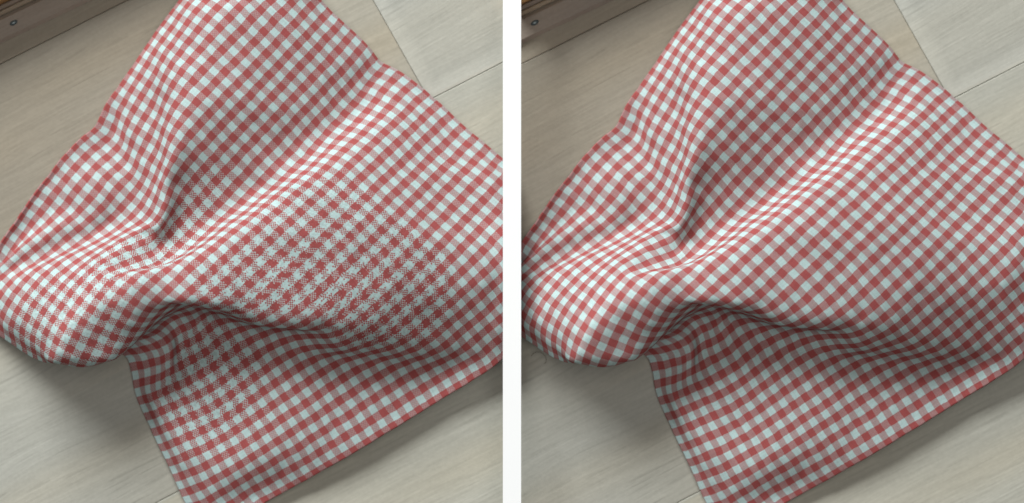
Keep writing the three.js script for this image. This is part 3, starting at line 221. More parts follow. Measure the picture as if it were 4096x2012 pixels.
[2022,604,29,2003,624,38,1986,643,52,1973,658,75,1961,673,102,1947,688,126,1931,705,147,1914,722,165,1897,740,183,1880,758,199,1862,776,215,1845,795,231,1828,813,248,1810,831,264,1793,849,280,1776,868,297,1759,886,313,1741,904,329,1723,922,345,1706,939,360,1688,958,373,1669,977,385,1651,996,394,1631,1015,402,1612,1034,407,1591,1055,411,1570,1076,412,1548,1096,412,1526,1118,411,1504,1138,409,1482,1159,407,1459,1180,403,1437,1202,400,1413,1222,396,1390,1242,391,1365,1261,385,1340,1279,377,1314,1294,366,1287,1306,351,1260,1316,333,1233,1321,313,1207,1320,289,1182,1318,264,1157,1316,238,1132,1316,212,1106,1320,188,1080,1327,167,1053,1338,150,1025,1350,139,999,1364,131,972,1378,126,948,1395,120,924,1413,115,902,1430,110,879,1448,107,855,1465,106,830,1481,104,804,1496,102,779,1510,97,754,1522,87,730,1534,74,707,1544,59,684,1554,50,661,1565,52,640,1574,66,620,1582,81,599,1590,75,582,1596,52,564,1601,30,539,1607,22,512,1614,22],
[2048,623,29,2028,643,39,2009,661,53,1999,678,76,1989,693,103,1974,708,127,1958,724,148,1941,743,165,1924,762,182,1907,780,198,1889,798,214,1872,816,229,1855,835,245,1837,853,262,1820,871,279,1803,890,295,1785,908,312,1767,926,327,1749,944,342,1731,962,355,1713,981,367,1695,1000,378,1676,1020,387,1656,1039,394,1637,1059,400,1615,1080,402,1594,1102,404,1571,1122,404,1549,1144,403,1526,1164,400,1503,1185,397,1480,1205,394,1457,1226,390,1434,1247,386,1410,1267,380,1385,1285,373,1359,1302,363,1333,1313,348,1306,1322,329,1279,1327,307,1252,1328,285,1226,1328,261,1200,1327,236,1174,1328,212,1148,1333,189,1122,1340,169,1094,1350,152,1067,1362,140,1038,1375,132,1014,1391,127,990,1407,124,966,1424,121,942,1442,118,919,1459,115,897,1476,113,872,1494,111,847,1511,109,822,1525,105,796,1539,99,771,1552,90,747,1564,80,723,1574,68,698,1585,62,674,1595,64,651,1605,75,631,1614,86,612,1623,77,596,1628,53,579,1633,30,552,1639,22,525,1645,22],
[2075,641,30,2056,660,41,2038,678,56,2026,696,78,2014,712,103,1999,729,126,1984,746,147,1967,764,164,1951,783,181,1933,801,197,1916,820,212,1899,838,227,1881,857,243,1864,875,260,1847,893,278,1830,912,295,1812,930,311,1794,948,326,1776,967,339,1757,985,350,1738,1005,360,1719,1024,370,1700,1044,379,1679,1064,386,1658,1085,390,1637,1105,392,1615,1126,393,1592,1147,392,1569,1168,390,1546,1189,388,1524,1210,384,1500,1230,381,1477,1250,376,1453,1270,371,1429,1289,365,1403,1306,356,1377,1321,344,1350,1333,328,1323,1341,309,1297,1344,286,1270,1344,263,1244,1344,239,1217,1346,217,1190,1349,196,1162,1356,177,1135,1365,160,1107,1376,147,1080,1389,137,1054,1403,131,1030,1419,127,1006,1436,124,983,1453,122,960,1470,121,936,1487,119,913,1505,118,889,1522,116,865,1539,114,840,1554,109,815,1568,103,789,1580,95,764,1593,86,740,1603,78,715,1614,73,691,1625,74,668,1635,81,646,1645,88,625,1654,78,610,1659,53,592,1664,30,566,1670,22,539,1676,22],
[2103,658,32,2084,677,44,2067,695,59,2053,714,80,2039,732,102,2025,749,124,2009,767,145,1993,786,163,1977,805,179,1960,823,196,1943,842,212,1926,860,226,1908,878,241,1891,897,260,1874,915,278,1856,934,295,1838,952,311,1820,971,325,1802,990,337,1782,1009,346,1763,1029,353,1743,1049,363,1723,1069,371,1702,1089,376,1680,1110,380,1659,1130,381,1637,1151,380,1613,1171,378,1589,1191,376,1566,1213,373,1543,1234,370,1520,1254,365,1496,1274,360,1472,1293,354,1448,1311,346,1421,1326,336,1394,1340,323,1366,1353,308,1338,1363,290,1312,1365,269,1286,1365,246,1260,1366,224,1232,1368,203,1205,1373,185,1176,1381,170,1148,1391,156,1119,1402,145,1095,1417,136,1069,1431,131,1047,1448,128,1023,1465,126,1000,1481,125,977,1498,123,954,1516,122,930,1533,121,906,1551,120,882,1568,118,857,1583,113,832,1597,106,806,1610,99,781,1622,92,756,1633,86,732,1643,83,708,1655,83,683,1666,84,661,1675,90,640,1683,78,625,1690,53,608,1694,30,581,1701,22,554,1706,22],
[2130,676,34,2111,695,47,2094,714,63,2079,733,81,2064,752,102,2049,770,123,2034,788,143,2018,807,161,2002,826,179,1986,845,196,1969,864,212,1952,882,228,1935,900,244,1917,919,262,1900,938,280,1883,956,297,1864,975,312,1845,994,325,1826,1014,335,1806,1034,343,1786,1054,350,1765,1074,357,1745,1095,363,1723,1115,366,1701,1135,368,1679,1156,368,1657,1176,366,1633,1196,364,1609,1216,360,1586,1237,357,1562,1258,352,1539,1278,347,1515,1297,341,1490,1315,333,1465,1332,324,1438,1345,313,1410,1358,300,1383,1370,285,1356,1379,268,1329,1384,248,1302,1385,228,1275,1387,207,1248,1390,188,1220,1396,172,1192,1403,159,1165,1416,149,1138,1429,142,1113,1444,136,1088,1459,132,1065,1476,130,1041,1493,129,1018,1510,127,994,1527,127,970,1544,126,947,1561,124,923,1579,123,899,1596,120,874,1611,116,849,1627,110,823,1639,104,798,1651,99,773,1662,94,748,1674,92,724,1685,93,700,1695,94,676,1706,94,655,1714,80,639,1721,55,621,1726,32,595,1732,23,568,1737,22],
[2156,696,35,2138,715,49,2120,734,65,2105,754,83,2089,773,102,2074,791,122,2058,810,141,2043,829,160,2027,848,178,2011,867,196,1995,886,214,1978,904,231,1961,922,248,1943,941,266,1926,961,283,1908,979,299,1890,997,314,1870,1017,325,1850,1038,334,1829,1059,340,1809,1080,346,1787,1100,351,1767,1121,354,1743,1141,355,1721,1161,355,1698,1180,354,1677,1200,351,1652,1220,347,1628,1240,343,1604,1261,339,1581,1282,333,1557,1301,327,1532,1320,320,1507,1336,311,1482,1351,300,1454,1363,287,1425,1374,273,1399,1385,258,1372,1395,241,1345,1399,222,1318,1402,203,1291,1405,185,1263,1410,169,1236,1417,155,1208,1425,146,1182,1441,141,1156,1456,138,1132,1471,135,1107,1487,134,1083,1504,132,1059,1521,131,1035,1538,131,1011,1555,130,987,1572,129,964,1589,127,940,1606,125,916,1623,122,891,1640,118,865,1657,114,840,1668,109,814,1680,105,789,1692,102,765,1704,101,740,1715,102,715,1726,103,691,1736,99,670,1745,84,654,1752,58,636,1757,35,610,1762,25,583,1768,22],
[2180,717,36,2163,736,51,2146,755,67,2129,775,84,2114,794,102,2098,813,121,2082,832,140,2066,851,159,2051,870,178,2035,889,196,2019,908,215,2002,926,233,1985,944,251,1968,964,268,1952,984,285,1933,1003,300,1914,1022,314,1893,1042,324,1872,1063,331,1850,1084,337,1829,1105,340,1807,1125,342,1786,1146,343,1763,1165,343,1740,1185,340,1717,1205,337,1694,1224,333,1670,1244,329,1647,1264,324,1623,1284,319,1600,1304,313,1576,1323,306,1551,1341,298,1524,1356,287,1497,1369,273,1469,1379,259,1441,1388,243,1414,1398,227,1387,1405,209,1360,1410,191,1333,1415,174,1306,1421,159,1278,1429,147,1251,1440,139,1225,1453,136,1199,1468,135,1174,1484,135,1150,1500,135,1126,1516,135,1102,1533,135,1078,1550,134,1054,1566,133,1029,1583,133,1006,1600,132,982,1617,130,957,1634,128,933,1651,125,908,1667,122,883,1683,118,857,1696,113,832,1709,110,807,1721,108,782,1733,109,757,1744,109,732,1755,109,708,1765,102,687,1775,86,669,1782,62,650,1788,39,625,1793,27,598,1798,22],
[2204,739,37,2187,759,52,2170,778,68,2153,797,85,2137,817,102,2121,836,120,2105,855,139,2089,874,158,2074,893,177,2058,912,196,2042,931,215,2025,949,234,2009,967,252,1992,987,269,1976,1008,285,1957,1027,300,1938,1047,313,1915,1067,322,1893,1088,328,1871,1108,331,1849,1129,332,1827,1149,332,1805,1170,330,1782,1190,328,1760,1210,324,1736,1228,319,1711,1246,313,1688,1267,308,1665,1286,304,1642,1306,298,1619,1326,292,1595,1345,284,1569,1362,274,1541,1375,261,1513,1385,245,1485,1394,229,1456,1402,212,1428,1409,194,1401,1417,177,1375,1422,159,1348,1428,145,1321,1439,133,1292,1450,127,1267,1465,126,1242,1481,128,1217,1496,131,1192,1512,134,1168,1528,136,1144,1545,137,1120,1562,137,1096,1578,137,1072,1594,136,1048,1611,136,1024,1627,135,1000,1644,133,975,1661,131,950,1677,129,925,1694,126,900,1709,122,875,1724,118,849,1738,114,824,1750,114,799,1763,114,774,1774,114,749,1784,112,725,1795,104,703,1805,89,685,1812,65,666,1818,42,640,1823,29,613,1828,22],
[2227,763,38,2210,782,53,2193,801,69,2176,821,85,2160,840,102,2144,860,120,2127,879,138,2111,898,156,2095,917,175,2079,936,194,2063,955,213,2047,974,231,2030,992,249,2013,1012,266,1996,1032,282,1977,1052,296,1958,1072,308,1936,1092,317,1914,1112,322,1891,1133,323,1869,1153,322,1846,1173,319,1824,1193,316,1801,1213,312,1778,1233,307,1755,1251,301,1731,1270,294,1708,1289,288,1684,1309,283,1661,1329,277,1637,1348,269,1612,1365,260,1586,1380,248,1558,1391,233,1530,1400,217,1502,1407,200,1473,1414,182,1446,1421,164,1418,1429,147,1391,1437,132,1364,1447,122,1338,1460,116,1311,1475,115,1285,1491,117,1260,1507,122,1235,1524,128,1210,1540,134,1186,1557,137,1162,1573,138,1138,1590,139,1114,1606,139,1090,1622,139,1066,1639,138,1042,1655,138,1018,1672,136,993,1688,135,968,1704,133,944,1720,130,919,1736,127,893,1751,124,867,1765,121,841,1779,119,816,1792,118,790,1804,117,765,1814,113,741,1826,104,718,1836,89,700,1843,66,680,1848,43,655,1853,30,628,1858,22],
[2249,787,38,2232,806,53,2215,825,69,2198,845,85,2182,865,102,2165,884,119,2149,904,136,2133,923,154,2117,942,172,2100,961,191,2084,980,209,2067,999,227,2050,1019,244,2032,1038,260,2015,1058,275,1996,1078,288,1977,1097,299,1955,1117,308,1933,1136,313,1910,1156,312,1888,1177,308,1865,1196,304,1843,1216,299,1820,1236,294,1797,1256,288,1774,1274,282,1751,1292,275,1727,1312,268,1704,1331,262,1679,1351,255,1654,1370,246,1628,1384,234,1602,1397,220,1575,1407,204,1547,1415,188,1519,1421,171,1491,1428,154,1463,1436,138,1436,1446,124,1409,1457,113,1381,1469,106,1355,1485,105,1329,1501,108,1303,1518,113,1278,1535,119,1253,1552,127,1229,1568,134,1205,1585,138,1181,1601,140,1157,1618,141,1132,1634,141,1108,1650,141,1084,1666,141,1060,1683,140,1035,1699,139,1011,1715,138,986,1731,136,961,1747,134,937,1764,132,910,1778,129,884,1793,127,858,1808,124,831,1823,121,806,1834,117,780,1845,111,756,1857,102,732,1867,88,714,1874,65,695,1878,43,669,1883,30,642,1888,22],
[2271,811,37,2254,830,53,2237,850,68,2220,869,84,2203,889,100,2187,909,117,2170,928,134,2154,948,151,2137,967,168,2120,987,186,2103,1006,203,2086,1025,220,2069,1045,236,2051,1064,251,2033,1084,264,2013,1103,276,1993,1122,286,1972,1141,293,1950,1160,296,1928,1180,296,1906,1200,292,1884,1220,288,1861,1239,282,1838,1259,276,1814,1278,269,1792,1297,261,1769,1316,254,1746,1335,247,1721,1354,240,1696,1372,231,1671,1389,220,1645,1402,207,1618,1412,191,1591,1421,174,1563,1428,158,1535,1435,143,1507,1444,130,1480,1455,117,1452,1468,107,1426,1482,102,1399,1497,100,1373,1513,101,1347,1530,105,1322,1547,110,1296,1563,117,1272,1580,125,1249,1597,132,1224,1613,137,1200,1629,140,1175,1645,142,1151,1662,142,1126,1678,142,1102,1694,142,1077,1710,142,1052,1727,141,1027,1743,140,1003,1759,139,977,1775,138,952,1791,136,926,1806,134,900,1821,131,874,1836,127,848,1851,121,823,1863,114,797,1875,106,772,1886,98,749,1896,85,728,1904,64,707,1909,44,682,1914,31,655,1919,22],
[2293,835,37,2275,855,52,2258,874,67,2241,894,83,2224,914,98,2207,934,114,2191,954,130,2174,973,146,2157,993,163,2140,1012,179,2123,1032,195,2105,1051,211,2087,1071,226,2069,1090,239,2050,1110,251,2030,1128,261,2009,1147,270,1989,1165,276,1968,1183,279,1946,1204,278,1924,1224,276,1902,1243,271,1880,1263,264,1855,1282,257,1831,1301,249,1810,1320,241,1788,1338,233,1764,1357,225,1739,1376,216,1713,1393,206,1687,1409,194,1661,1418,178,1634,1427,161,1607,1435,144,1579,1444,130,1551,1453,119,1523,1464,111,1496,1479,103,1469,1493,98,1443,1509,96,1416,1525,97,1391,1542,100,1365,1558,104,1340,1575,109,1314,1593,115,1291,1609,122,1268,1626,129,1243,1641,135,1219,1657,139,1194,1673,140,1170,1690,141,1144,1706,141,1119,1722,141,1094,1738,141,1069,1754,141,1044,1770,140,1019,1786,139,993,1802,139,968,1818,138,942,1833,135,916,1848,132,890,1863,127,865,1879,120,839,1892,111,814,1906,100,788,1916,92,764,1926,81,743,1934,62,722,1940,44,696,1945,32,669,1950,22],
[2314,860,37,2297,880,51,2279,899,66,2262,919,80,2245,939,95,2228,959,110,2211,979,125,2194,999,141,2177,1018,156,2159,1038,171,2142,1058,186,2124,1077,200,2106,1096,214,2087,1116,227,2068,1135,238,2047,1154,247,2026,1172,255,2005,1191,260,1984,1209,263,1963,1228,262,1942,1248,259,1919,1267,254,1897,1286,247,1874,1305,238,1850,1323,229,1828,1343,221,1806,1362,212,1782,1380,203,1757,1397,192,1730,1411,179,1704,1423,164,1677,1433,147,1650,1441,131,1623,1452,117,1595,1462,107,1568,1475,100,1541,1489,97,1514,1504,94,1488,1520,93,1462,1536,94,1436,1553,97,1410,1569,100,1385,1586,104,1360,1603,108,1334,1620,114,1310,1636,119,1286,1653,125,1261,1668,130,1236,1684,134,1211,1700,136,1187,1717,138,1162,1733,138,1137,1749,138,1111,1765,138,1086,1781,138,1060,1796,137,1035,1812,136,1009,1828,136,984,1844,135,958,1859,132,932,1874,129,907,1889,123,882,1905,116,856,1918,106,831,1932,96,806,1944,87,782,1955,75,759,1963,60,735,1970,44,709,1975,32,682,1980,22],
[2336,885,37,2318,904,51,2300,924,64,2283,944,78,2266,964,92,2248,984,105,2231,1004,120,2214,1024,134,2196,1044,148,2178,1064,162,2161,1083,175,2142,1103,189,2124,1122,202,2105,1141,213,2086,1160,224,2065,1179,233,2044,1197,240,2023,1216,246,2001,1235,248,1981,1253,248,1960,1271,244,1937,1291,238,1914,1310,230,1892,1328,220,1869,1346,209,1847,1366,200,1825,1386,191,1799,1402,180,1774,1417,167,1747,1428,152,1720,1439,136,1693,1449,120,1666,1459,107,1639,1472,97,1612,1485,91,1586,1500,89,1559,1515,89,1533,1531,90,1506,1547,92,1481,1564,95,1456,1580,98,1430,1597,101,1405,1614,104,1379,1631,108,1354,1648,112,1328,1664,116,1303,1680,120,1278,1696,124,1253,1712,128,1228,1728,130,1203,1744,132,1179,1760,132,1154,1776,132,1129,1791,132,1103,1806,131,1077,1822,130,1051,1838,129,1026,1853,127,1001,1868,126,975,1884,123,950,1899,120,924,1915,114,898,1930,107,873,1944,99,848,1958,90,824,1971,80,800,1983,69,775,1992,56,749,1999,43,723,2005,32,697,2010,22],
[2357,910,37,2339,929,50,2321,949,62,2303,970,75,2286,990,87,2268,1010,100,2251,1030,113,2233,1050,126,2215,1070,139,2197,1089,151,2179,1109,164,2161,1128,176,2142,1148,188,2123,1167,199,2103,1186,210,2083,1204,219,2062,1223,226,2041,1241,232,2020,1259,235,1999,1278,234,1977,1296,230,1955,1314,222,1932,1333,212,1910,1352,201,1888,1370,190,1865,1389,179,1841,1406,168,1815,1421,155,1789,1434,140,1763,1446,126,1736,1457,112,1710,1470,100,1683,1483,92,1656,1498,86,1629,1512,84,1603,1528,84,1577,1544,86,1551,1560,89,1525,1576,92,1499,1593,96,1474,1609,99,1448,1625,102,1423,1642,104,1397,1659,107,1372,1675,109,1346,1691,112,1320,1707,115,1295,1723,118,1270,1739,121,1245,1755,123,1221,1771,124,1196,1787,124,1171,1802,124,1145,1817,122,1120,1832,120,1094,1847,118,1069,1862,116,1043,1877,114,1017,1892,112,991,1907,109,966,1923,105,940,1938,100,915,1953,94,890,1968,87,866,1981,79,842,1996,71,818,2009,61,792,2019,51,766,2026,41,740,2033,31,713,2039,22],
[2378,935,37,2360,955,48,2342,975,60,2324,995,71,2306,1015,83,2288,1035,94,2270,1056,106,2252,1076,117,2234,1095,129,2215,1115,140,2197,1135,151,2178,1154,163,2160,1173,174,2140,1192,185,2121,1211,195,2101,1230,205,2081,1248,212,2060,1266,218,2039,1284,221,2018,1302,221,1996,1319,217,1973,1338,206,1949,1356,195,1929,1375,183,1909,1394,171,1883,1411,159,1857,1427,146,1832,1440,132,1806,1453,119,1780,1467,106,1753,1479,96,1727,1494,89,1700,1509,85,1674,1525,82,1647,1541,82,1621,1557,84,1595,1572,86,1569,1589,89,1543,1605,93,1517,1621,97,1491,1637,101,1466,1654,102,1440,1671,103,1415,1687,105,1389,1703,106,1363,1719,108,1336,1735,109,1312,1751,111,1287,1766,113,1262,1782,114,1237,1798,114,1212,1814,114,1187,1829,112,1161,1843,110,1136,1857,107,1110,1872,104,1085,1886,101,1059,1901,98,1034,1915,95,1007,1930,92,982,1945,88,956,1961,84,931,1976,79,907,1991,73,883,2005,67,860,2021,61,836,2034,54,811,2045,46,784,2053,38,758,2060,30,731,2067,22],
[2398,960,37,2380,980,47,2362,1001,57,2343,1021,67,2325,1041,77,2307,1061,88,2289,1082,98,2271,1102,108,2252,1121,118,2233,1141,128,2215,1161,138,2196,1180,149,2177,1199,159,2157,1218,170,2138,1237,180,2118,1255,190,2098,1274,198,2077,1292,204,2056,1310,206,2035,1328,205,2013,1345,200,1991,1362,189,1969,1380,177,1948,1398,165,1926,1417,152,1901,1432,140,1875,1447,128,1850,1462,117,1824,1476,107,1798,1491,98,1771,1505,91,1745,1521,87,1719,1537,84,1693,1553,83,1667,1569,84,1640,1585,85,1614,1601,88,1588,1617,90,1562,1634,93,1535,1650,97,1509,1666,99,1483,1682,101,1457,1699,102,1432,1715,102,1406,1731,103,1380,1747,103,1354,1763,104,1328,1778,104,1303,1793,104,1278,1809,104,1252,1824,103,1227,1840,101,1202,1855,99,1176,1869,96,1151,1883,91,1125,1897,87,1100,1911,84,1074,1925,80,1049,1939,78,1023,1953,75,998,1967,73,974,1984,70,950,2000,67,927,2016,63,903,2030,58,880,2045,53,855,2059,47,830,2070,41,804,2079,35,777,2087,29,750,2094,22],
[2418,986,36,2400,1006,46,2381,1027,54,2363,1047,63,2344,1067,72,2326,1088,81,2307,1108,90,2289,1128,98,2270,1148,107,2251,1167,116,2232,1187,125,2212,1206,134,2193,1225,144,2174,1244,154,2154,1263,164,2134,1281,174,2114,1300,182,2093,1318,189,2072,1336,191,2050,1354,189,2029,1371,183,2008,1387,173,1988,1404,161,1966,1423,149,1944,1441,138,1919,1456,127,1892,1470,118,1867,1487,111,1841,1502,104,1815,1518,98,1789,1532,93,1763,1548,89,1737,1565,87,1711,1581,87,1686,1598,87,1659,1613,88,1634,1630,90,1607,1646,92,1581,1663,94,1554,1678,96,1528,1694,98,1501,1710,99,1475,1727,99,1449,1743,99,1424,1759,99,1398,1775,98,1372,1790,98,1346,1805,97,1320,1820,95,1294,1835,93,1269,1849,91,1244,1865,89,1218,1879,86,1193,1894,81,1167,1907,77,1142,1921,72,1116,1935,69,1091,1949,66,1066,1962,65,1040,1976,63,1014,1989,62,993,2007,61,971,2024,59,948,2040,56,924,2055,52,900,2070,47,876,2084,43,850,2095,38,824,2105,33,797,2113,28,770,2120,23],
[2438,1012,36,2419,1033,44,2400,1053,52,2382,1073,59,2363,1094,67,2344,1114,74,2326,1134,81,2306,1154,89,2287,1174,96,2268,1194,103,2248,1213,111,2228,1233,119,2209,1252,128,2189,1271,138,2169,1289,148,2149,1308,158,2129,1326,166,2108,1345,172,2087,1363,175,2065,1380,173,2043,1398,166,2022,1415,157,2002,1432,146,1980,1451,136,1958,1468,127,1933,1484,120,1908,1499,114,1882,1515,111,1857,1531,107,1831,1546,103,1805,1561,98,1779,1577,95,1754,1593,93,1728,1609,92,1702,1625,92,1677,1641,92,1651,1657,93,1625,1673,94,1599,1690,95,1573,1705,96,1546,1721,96,1520,1737,96,1495,1753,96,1469,1769,95,1443,1785,94,1417,1800,93,1392,1816,91,1366,1831,89,1340,1845,87,1314,1860,84,1289,1874,80,1263,1889,77,1238,1904,73,1213,1918,69,1187,1931,64,1162,1945,61,1136,1959,58,1111,1973,57,1086,1986,57,1061,2000,58,1037,2014,59,1014,2031,58,992,2048,55,969,2065,51,945,2080,47,922,2095,43,897,2108,39,872,2120,35,845,2130,31,818,2138,27,791,2145,23],
[2457,1038,35,2438,1059,42,2419,1079,49,2401,1100,55,2382,1120,61,2363,1141,67,2343,1161,73,2324,1181,79,2304,1201,85,2284,1220,91,2264,1240,97,2244,1259,104,2224,1278,112,2204,1297,122,2184,1316,132,2164,1335,141,2143,1353,149,2122,1371,155,2101,1389,157,2079,1407,155,2057,1425,150,2035,1443,142,2014,1461,134,1993,1480,126,1970,1497,120,1946,1514,115,1921,1529,114,1896,1544,113,1871,1560,114,1845,1575,109,1820,1590,105,1794,1605,101,1769,1621,99,1744,1637,97,1719,1653,97,1693,1669,97,1668,1685,97,1642,1701,97,1617,1717,96,1591,1732,96,1565,1748,95,1540,1763,94,1514,1779,93,1489,1795,91,1463,1810,90,1438,1826,88,1412,1841,85,1386,1855,82,1361,1870,79,1335,1884,75,1310,1898,71,1285,1913,66,1259,1927,62,1234,1941,58,1209,1955,54,1183,1969,51,1158,1983,50,1133,1997,51,1108,2010,53,1083,2024,56,1059,2039,60,1036,2055,57,1014,2072,53,991,2089,49,967,2104,44,943,2119,40,919,2133,36,893,2144,33,867,2154,30,840,2162,26,813,2170,23],
[2476,1065,34,2457,1085,40,2438,1106,45,2419,1127,51,2400,1147,55,2381,1167,60,2361,1188,65,2341,1208,69,2321,1227,74,2301,1247,79,2281,1266,84,2260,1286,90,2240,1305,97,2220,1324,106,2199,1343,115,2179,1361,124,2158,1380,132,2136,1398,137,2114,1416,139,2092,1435,138,2070,1453,134,2048,1472,128,2027,1490,122,2005,1509,117,1983,1527,113,1959,1544,112,1934,1559,113,1910,1574,115,1885,1589,116,1859,1604,115,1834,1619,111,1809,1634,108,1785,1650,105,1760,1665,103,1735,1681,102,1710,1697,101,1685,1713,100,1660,1728,99,1635,1744,97,1610,1759,96,1584,1774,94,1559,1790,92,1534,1805,90,1509,1820,87,1484,1836,85,1458,1851,82,1433,1865,79,1408,1880,75,1382,1894,71,1357,1908,66,1331,1922,61,1306,1936,56,1281,1950,51,1256,1964,47,1231,1978,44,1205,1992,43,1180,2006,43,1155,2020,45,1130,2034,49,1106,2048,54,1081,2063,57,1058,2079,55,1036,2096,51,1013,2113,47,989,2128,42,965,2143,38,940,2157,34,915,2168,31,888,2178,28,861,2187,25,834,2195,22]
];
const NI = LATTICE.length, NJ = LATTICE[0].length / 3, I0 = -4, J0 = -6;
const node = (a, b, c) => {
  const lin = (f, n, k) => k < 0 ? 2 * f(0) - f(-k) : k > n - 1 ? 2 * f(n - 1) - f(2 * (n - 1) - k) : f(k);
  return lin((aa) => lin((bb) => LATTICE[aa][bb * 3 + c], NJ, b), NI, a);
};
const cr = (p0, p1, p2, p3, t) => p1 + 0.5 * t * (p2 - p0 + t * (2 * p0 - 5 * p1 + 4 * p2 - p3 + t * (3 * (p1 - p2) + p3 - p0)));
function clothAt(i, j, ox) {
  const fi = (i - I0) * 2, fj = (j - J0) * 2, a = Math.floor(fi), b = Math.floor(fj), u = fi - a, v = fj - b, r = [0, 0, 0];
  for (let c = 0; c < 3; c++) {
    const row = [];
    for (let k = -1; k < 3; k++) row.push(cr(node(a + k, b - 1, c), node(a + k, b, c), node(a + k, b + 1, c), node(a + k, b + 2, c), v));
    r[c] = cr(...row, u);
  }
  // small slack and press marks of the cotton
  const slack = (noise(i * 0.55 + 9, j * 0.55, 51) - 0.5) * 0.0005 + (noise(i * 1.3, j * 1.3 + 7, 52) - 0.5) * 0.0003 + (noise((i + j) * 0.35, (i - j) * 1.6, 53) - 0.5) * 0.0003;
  return place(r[0] + ox, r[1], Math.max(0.0008, r[2] * 1e-4 + slack));
}
const U0 = -5.5, U1 = 29.5, V0 = -7.5, V1 = 30;         // thread range covered by the texture
function clothGeometry(ox, cutAt, keepLeft) {
  const iA = -3.55, iB = 27.58, jA = -5.4, jB = 28.2, N = 8, RAD = 0.0008, LIP = 0.004;
  const axis = (lo, hi) => {                            // samples inside, then the rolled hem (distance along the roll, metres)
    const s = [], n = Math.round((hi - lo) * N), arc = Math.PI * RAD;
    for (let k = 4; k >= 1; k--) s.push([lo, -(arc + LIP * k / 4)]);
    for (let k = 6; k >= 1; k--) s.push([lo, -arc * k / 6]);
    for (let k = 0; k <= n; k++) s.push([lo + (hi - lo) * k / n, 0]);
    for (let k = 1; k <= 6; k++) s.push([hi, arc * k / 6]);
    for (let k = 1; k <= 4; k++) s.push([hi, arc + LIP * k / 4]);
    return s;
  };
  const AI = axis(iA, iB), AJ = axis(jA, jB), pos = [], uv = [], e = 0.03;
  for (const [i, ri] of AI) for (const [j, rj] of AJ) {
    const p = clothAt(i, j, ox);
    if (ri || rj) {
      const ti = clothAt(i + e, j, ox).sub(clothAt(i - e, j, ox)).normalize(), tj = clothAt(i, j + e, ox).sub(clothAt(i, j - e, ox)).normalize();
      const n = new THREE.Vector3().crossVectors(tj, ti).normalize();
      for (const [t, r] of [[ti, ri], [tj, rj]]) if (r) {
        const o = t.clone().multiplyScalar(Math.sign(r)), d = Math.abs(r), arc = Math.PI * RAD;
        const ang = Math.min(1, d / arc) * Math.PI, back = Math.max(0, d - arc);
        p.addScaledVector(o, RAD * Math.sin(ang) - back).addScaledVector(n, -RAD * (1 - Math.cos(ang)));
      }
      p.y = Math.max(p.y, 0.0005);
    }
    pos.push(p.x, p.y, p.z); uv.push((i + ri / 0.0102 - U0) / (U1 - U0), (j + rj / 0.0088 - V0) / (V1 - V0));
  }
  const nj = AJ.length, idx = [], cx = (cutAt - 2048) * M, out = (k) => keepLeft ? pos[k * 3] > cx : pos[k * 3] < cx;
  const pushT = (a, b, c) => { if (!(out(a) && out(b) && out(c))) idx.push(a, b, c); };
  for (let a = 0; a + 1 < AI.length; a++) for (let b = 0; b + 1 < nj; b++) { const k = a * nj + b; pushT(k, k + 1, k + nj); pushT(k + 1, k + nj + 1, k + nj); }
  const g = new THREE.BufferGeometry();
  g.setAttribute('position', new THREE.Float32BufferAttribute(pos, 3)); g.setAttribute('uv', new THREE.Float32BufferAttribute(uv, 2)); g.setIndex(idx);
  g.computeVertexNormals();
  const P = g.attributes.position; for (const k of new Set(idx)) if (out(k)) P.setX(k, cx);
  return g;
}
const WHITE = [0.475, 0.62, 0.61], RED = [0.36, 0.075, 0.072];
// where the weave of the speckled cloth shows: [i, j, reach along i, reach along j, 0 dots .. 1 streaks]
const COARSE = [[12.4, 9, 1.8, 4, 0], [14.6, 7, 2.6, 3, 0.1], [17.5, 6, 2.6, 2.6, 0.2], [14.5, 12.5, 2.4, 3.4, 0.8], [17.2, 10, 2.4, 3, 0.9], [19.5, 7.5, 2.4, 2.6, 0.7], [13, 16.3, 2.2, 2.6, 0.5], [21.5, 7, 2, 2.4, 0.4],
  [6.6, 12, 1.6, 3.4, 0.1], [8.2, 15.5, 2, 2.2, 0.1], [5.5, 17.5, 1.5, 2.6, 0.3], [7, 21, 2, 3.2, 0.4], [6.3, 25, 2.6, 3, 0.1], [9.3, 24.5, 2, 2.6, 0.1], [17.5, 21.5, 2.4, 3, 0.2], [20.5, 23.5, 3, 4, 0.3], [20.5, 10, 2, 2.6, 0.5], [3.8, 25, 1.5, 2.6, 0]];
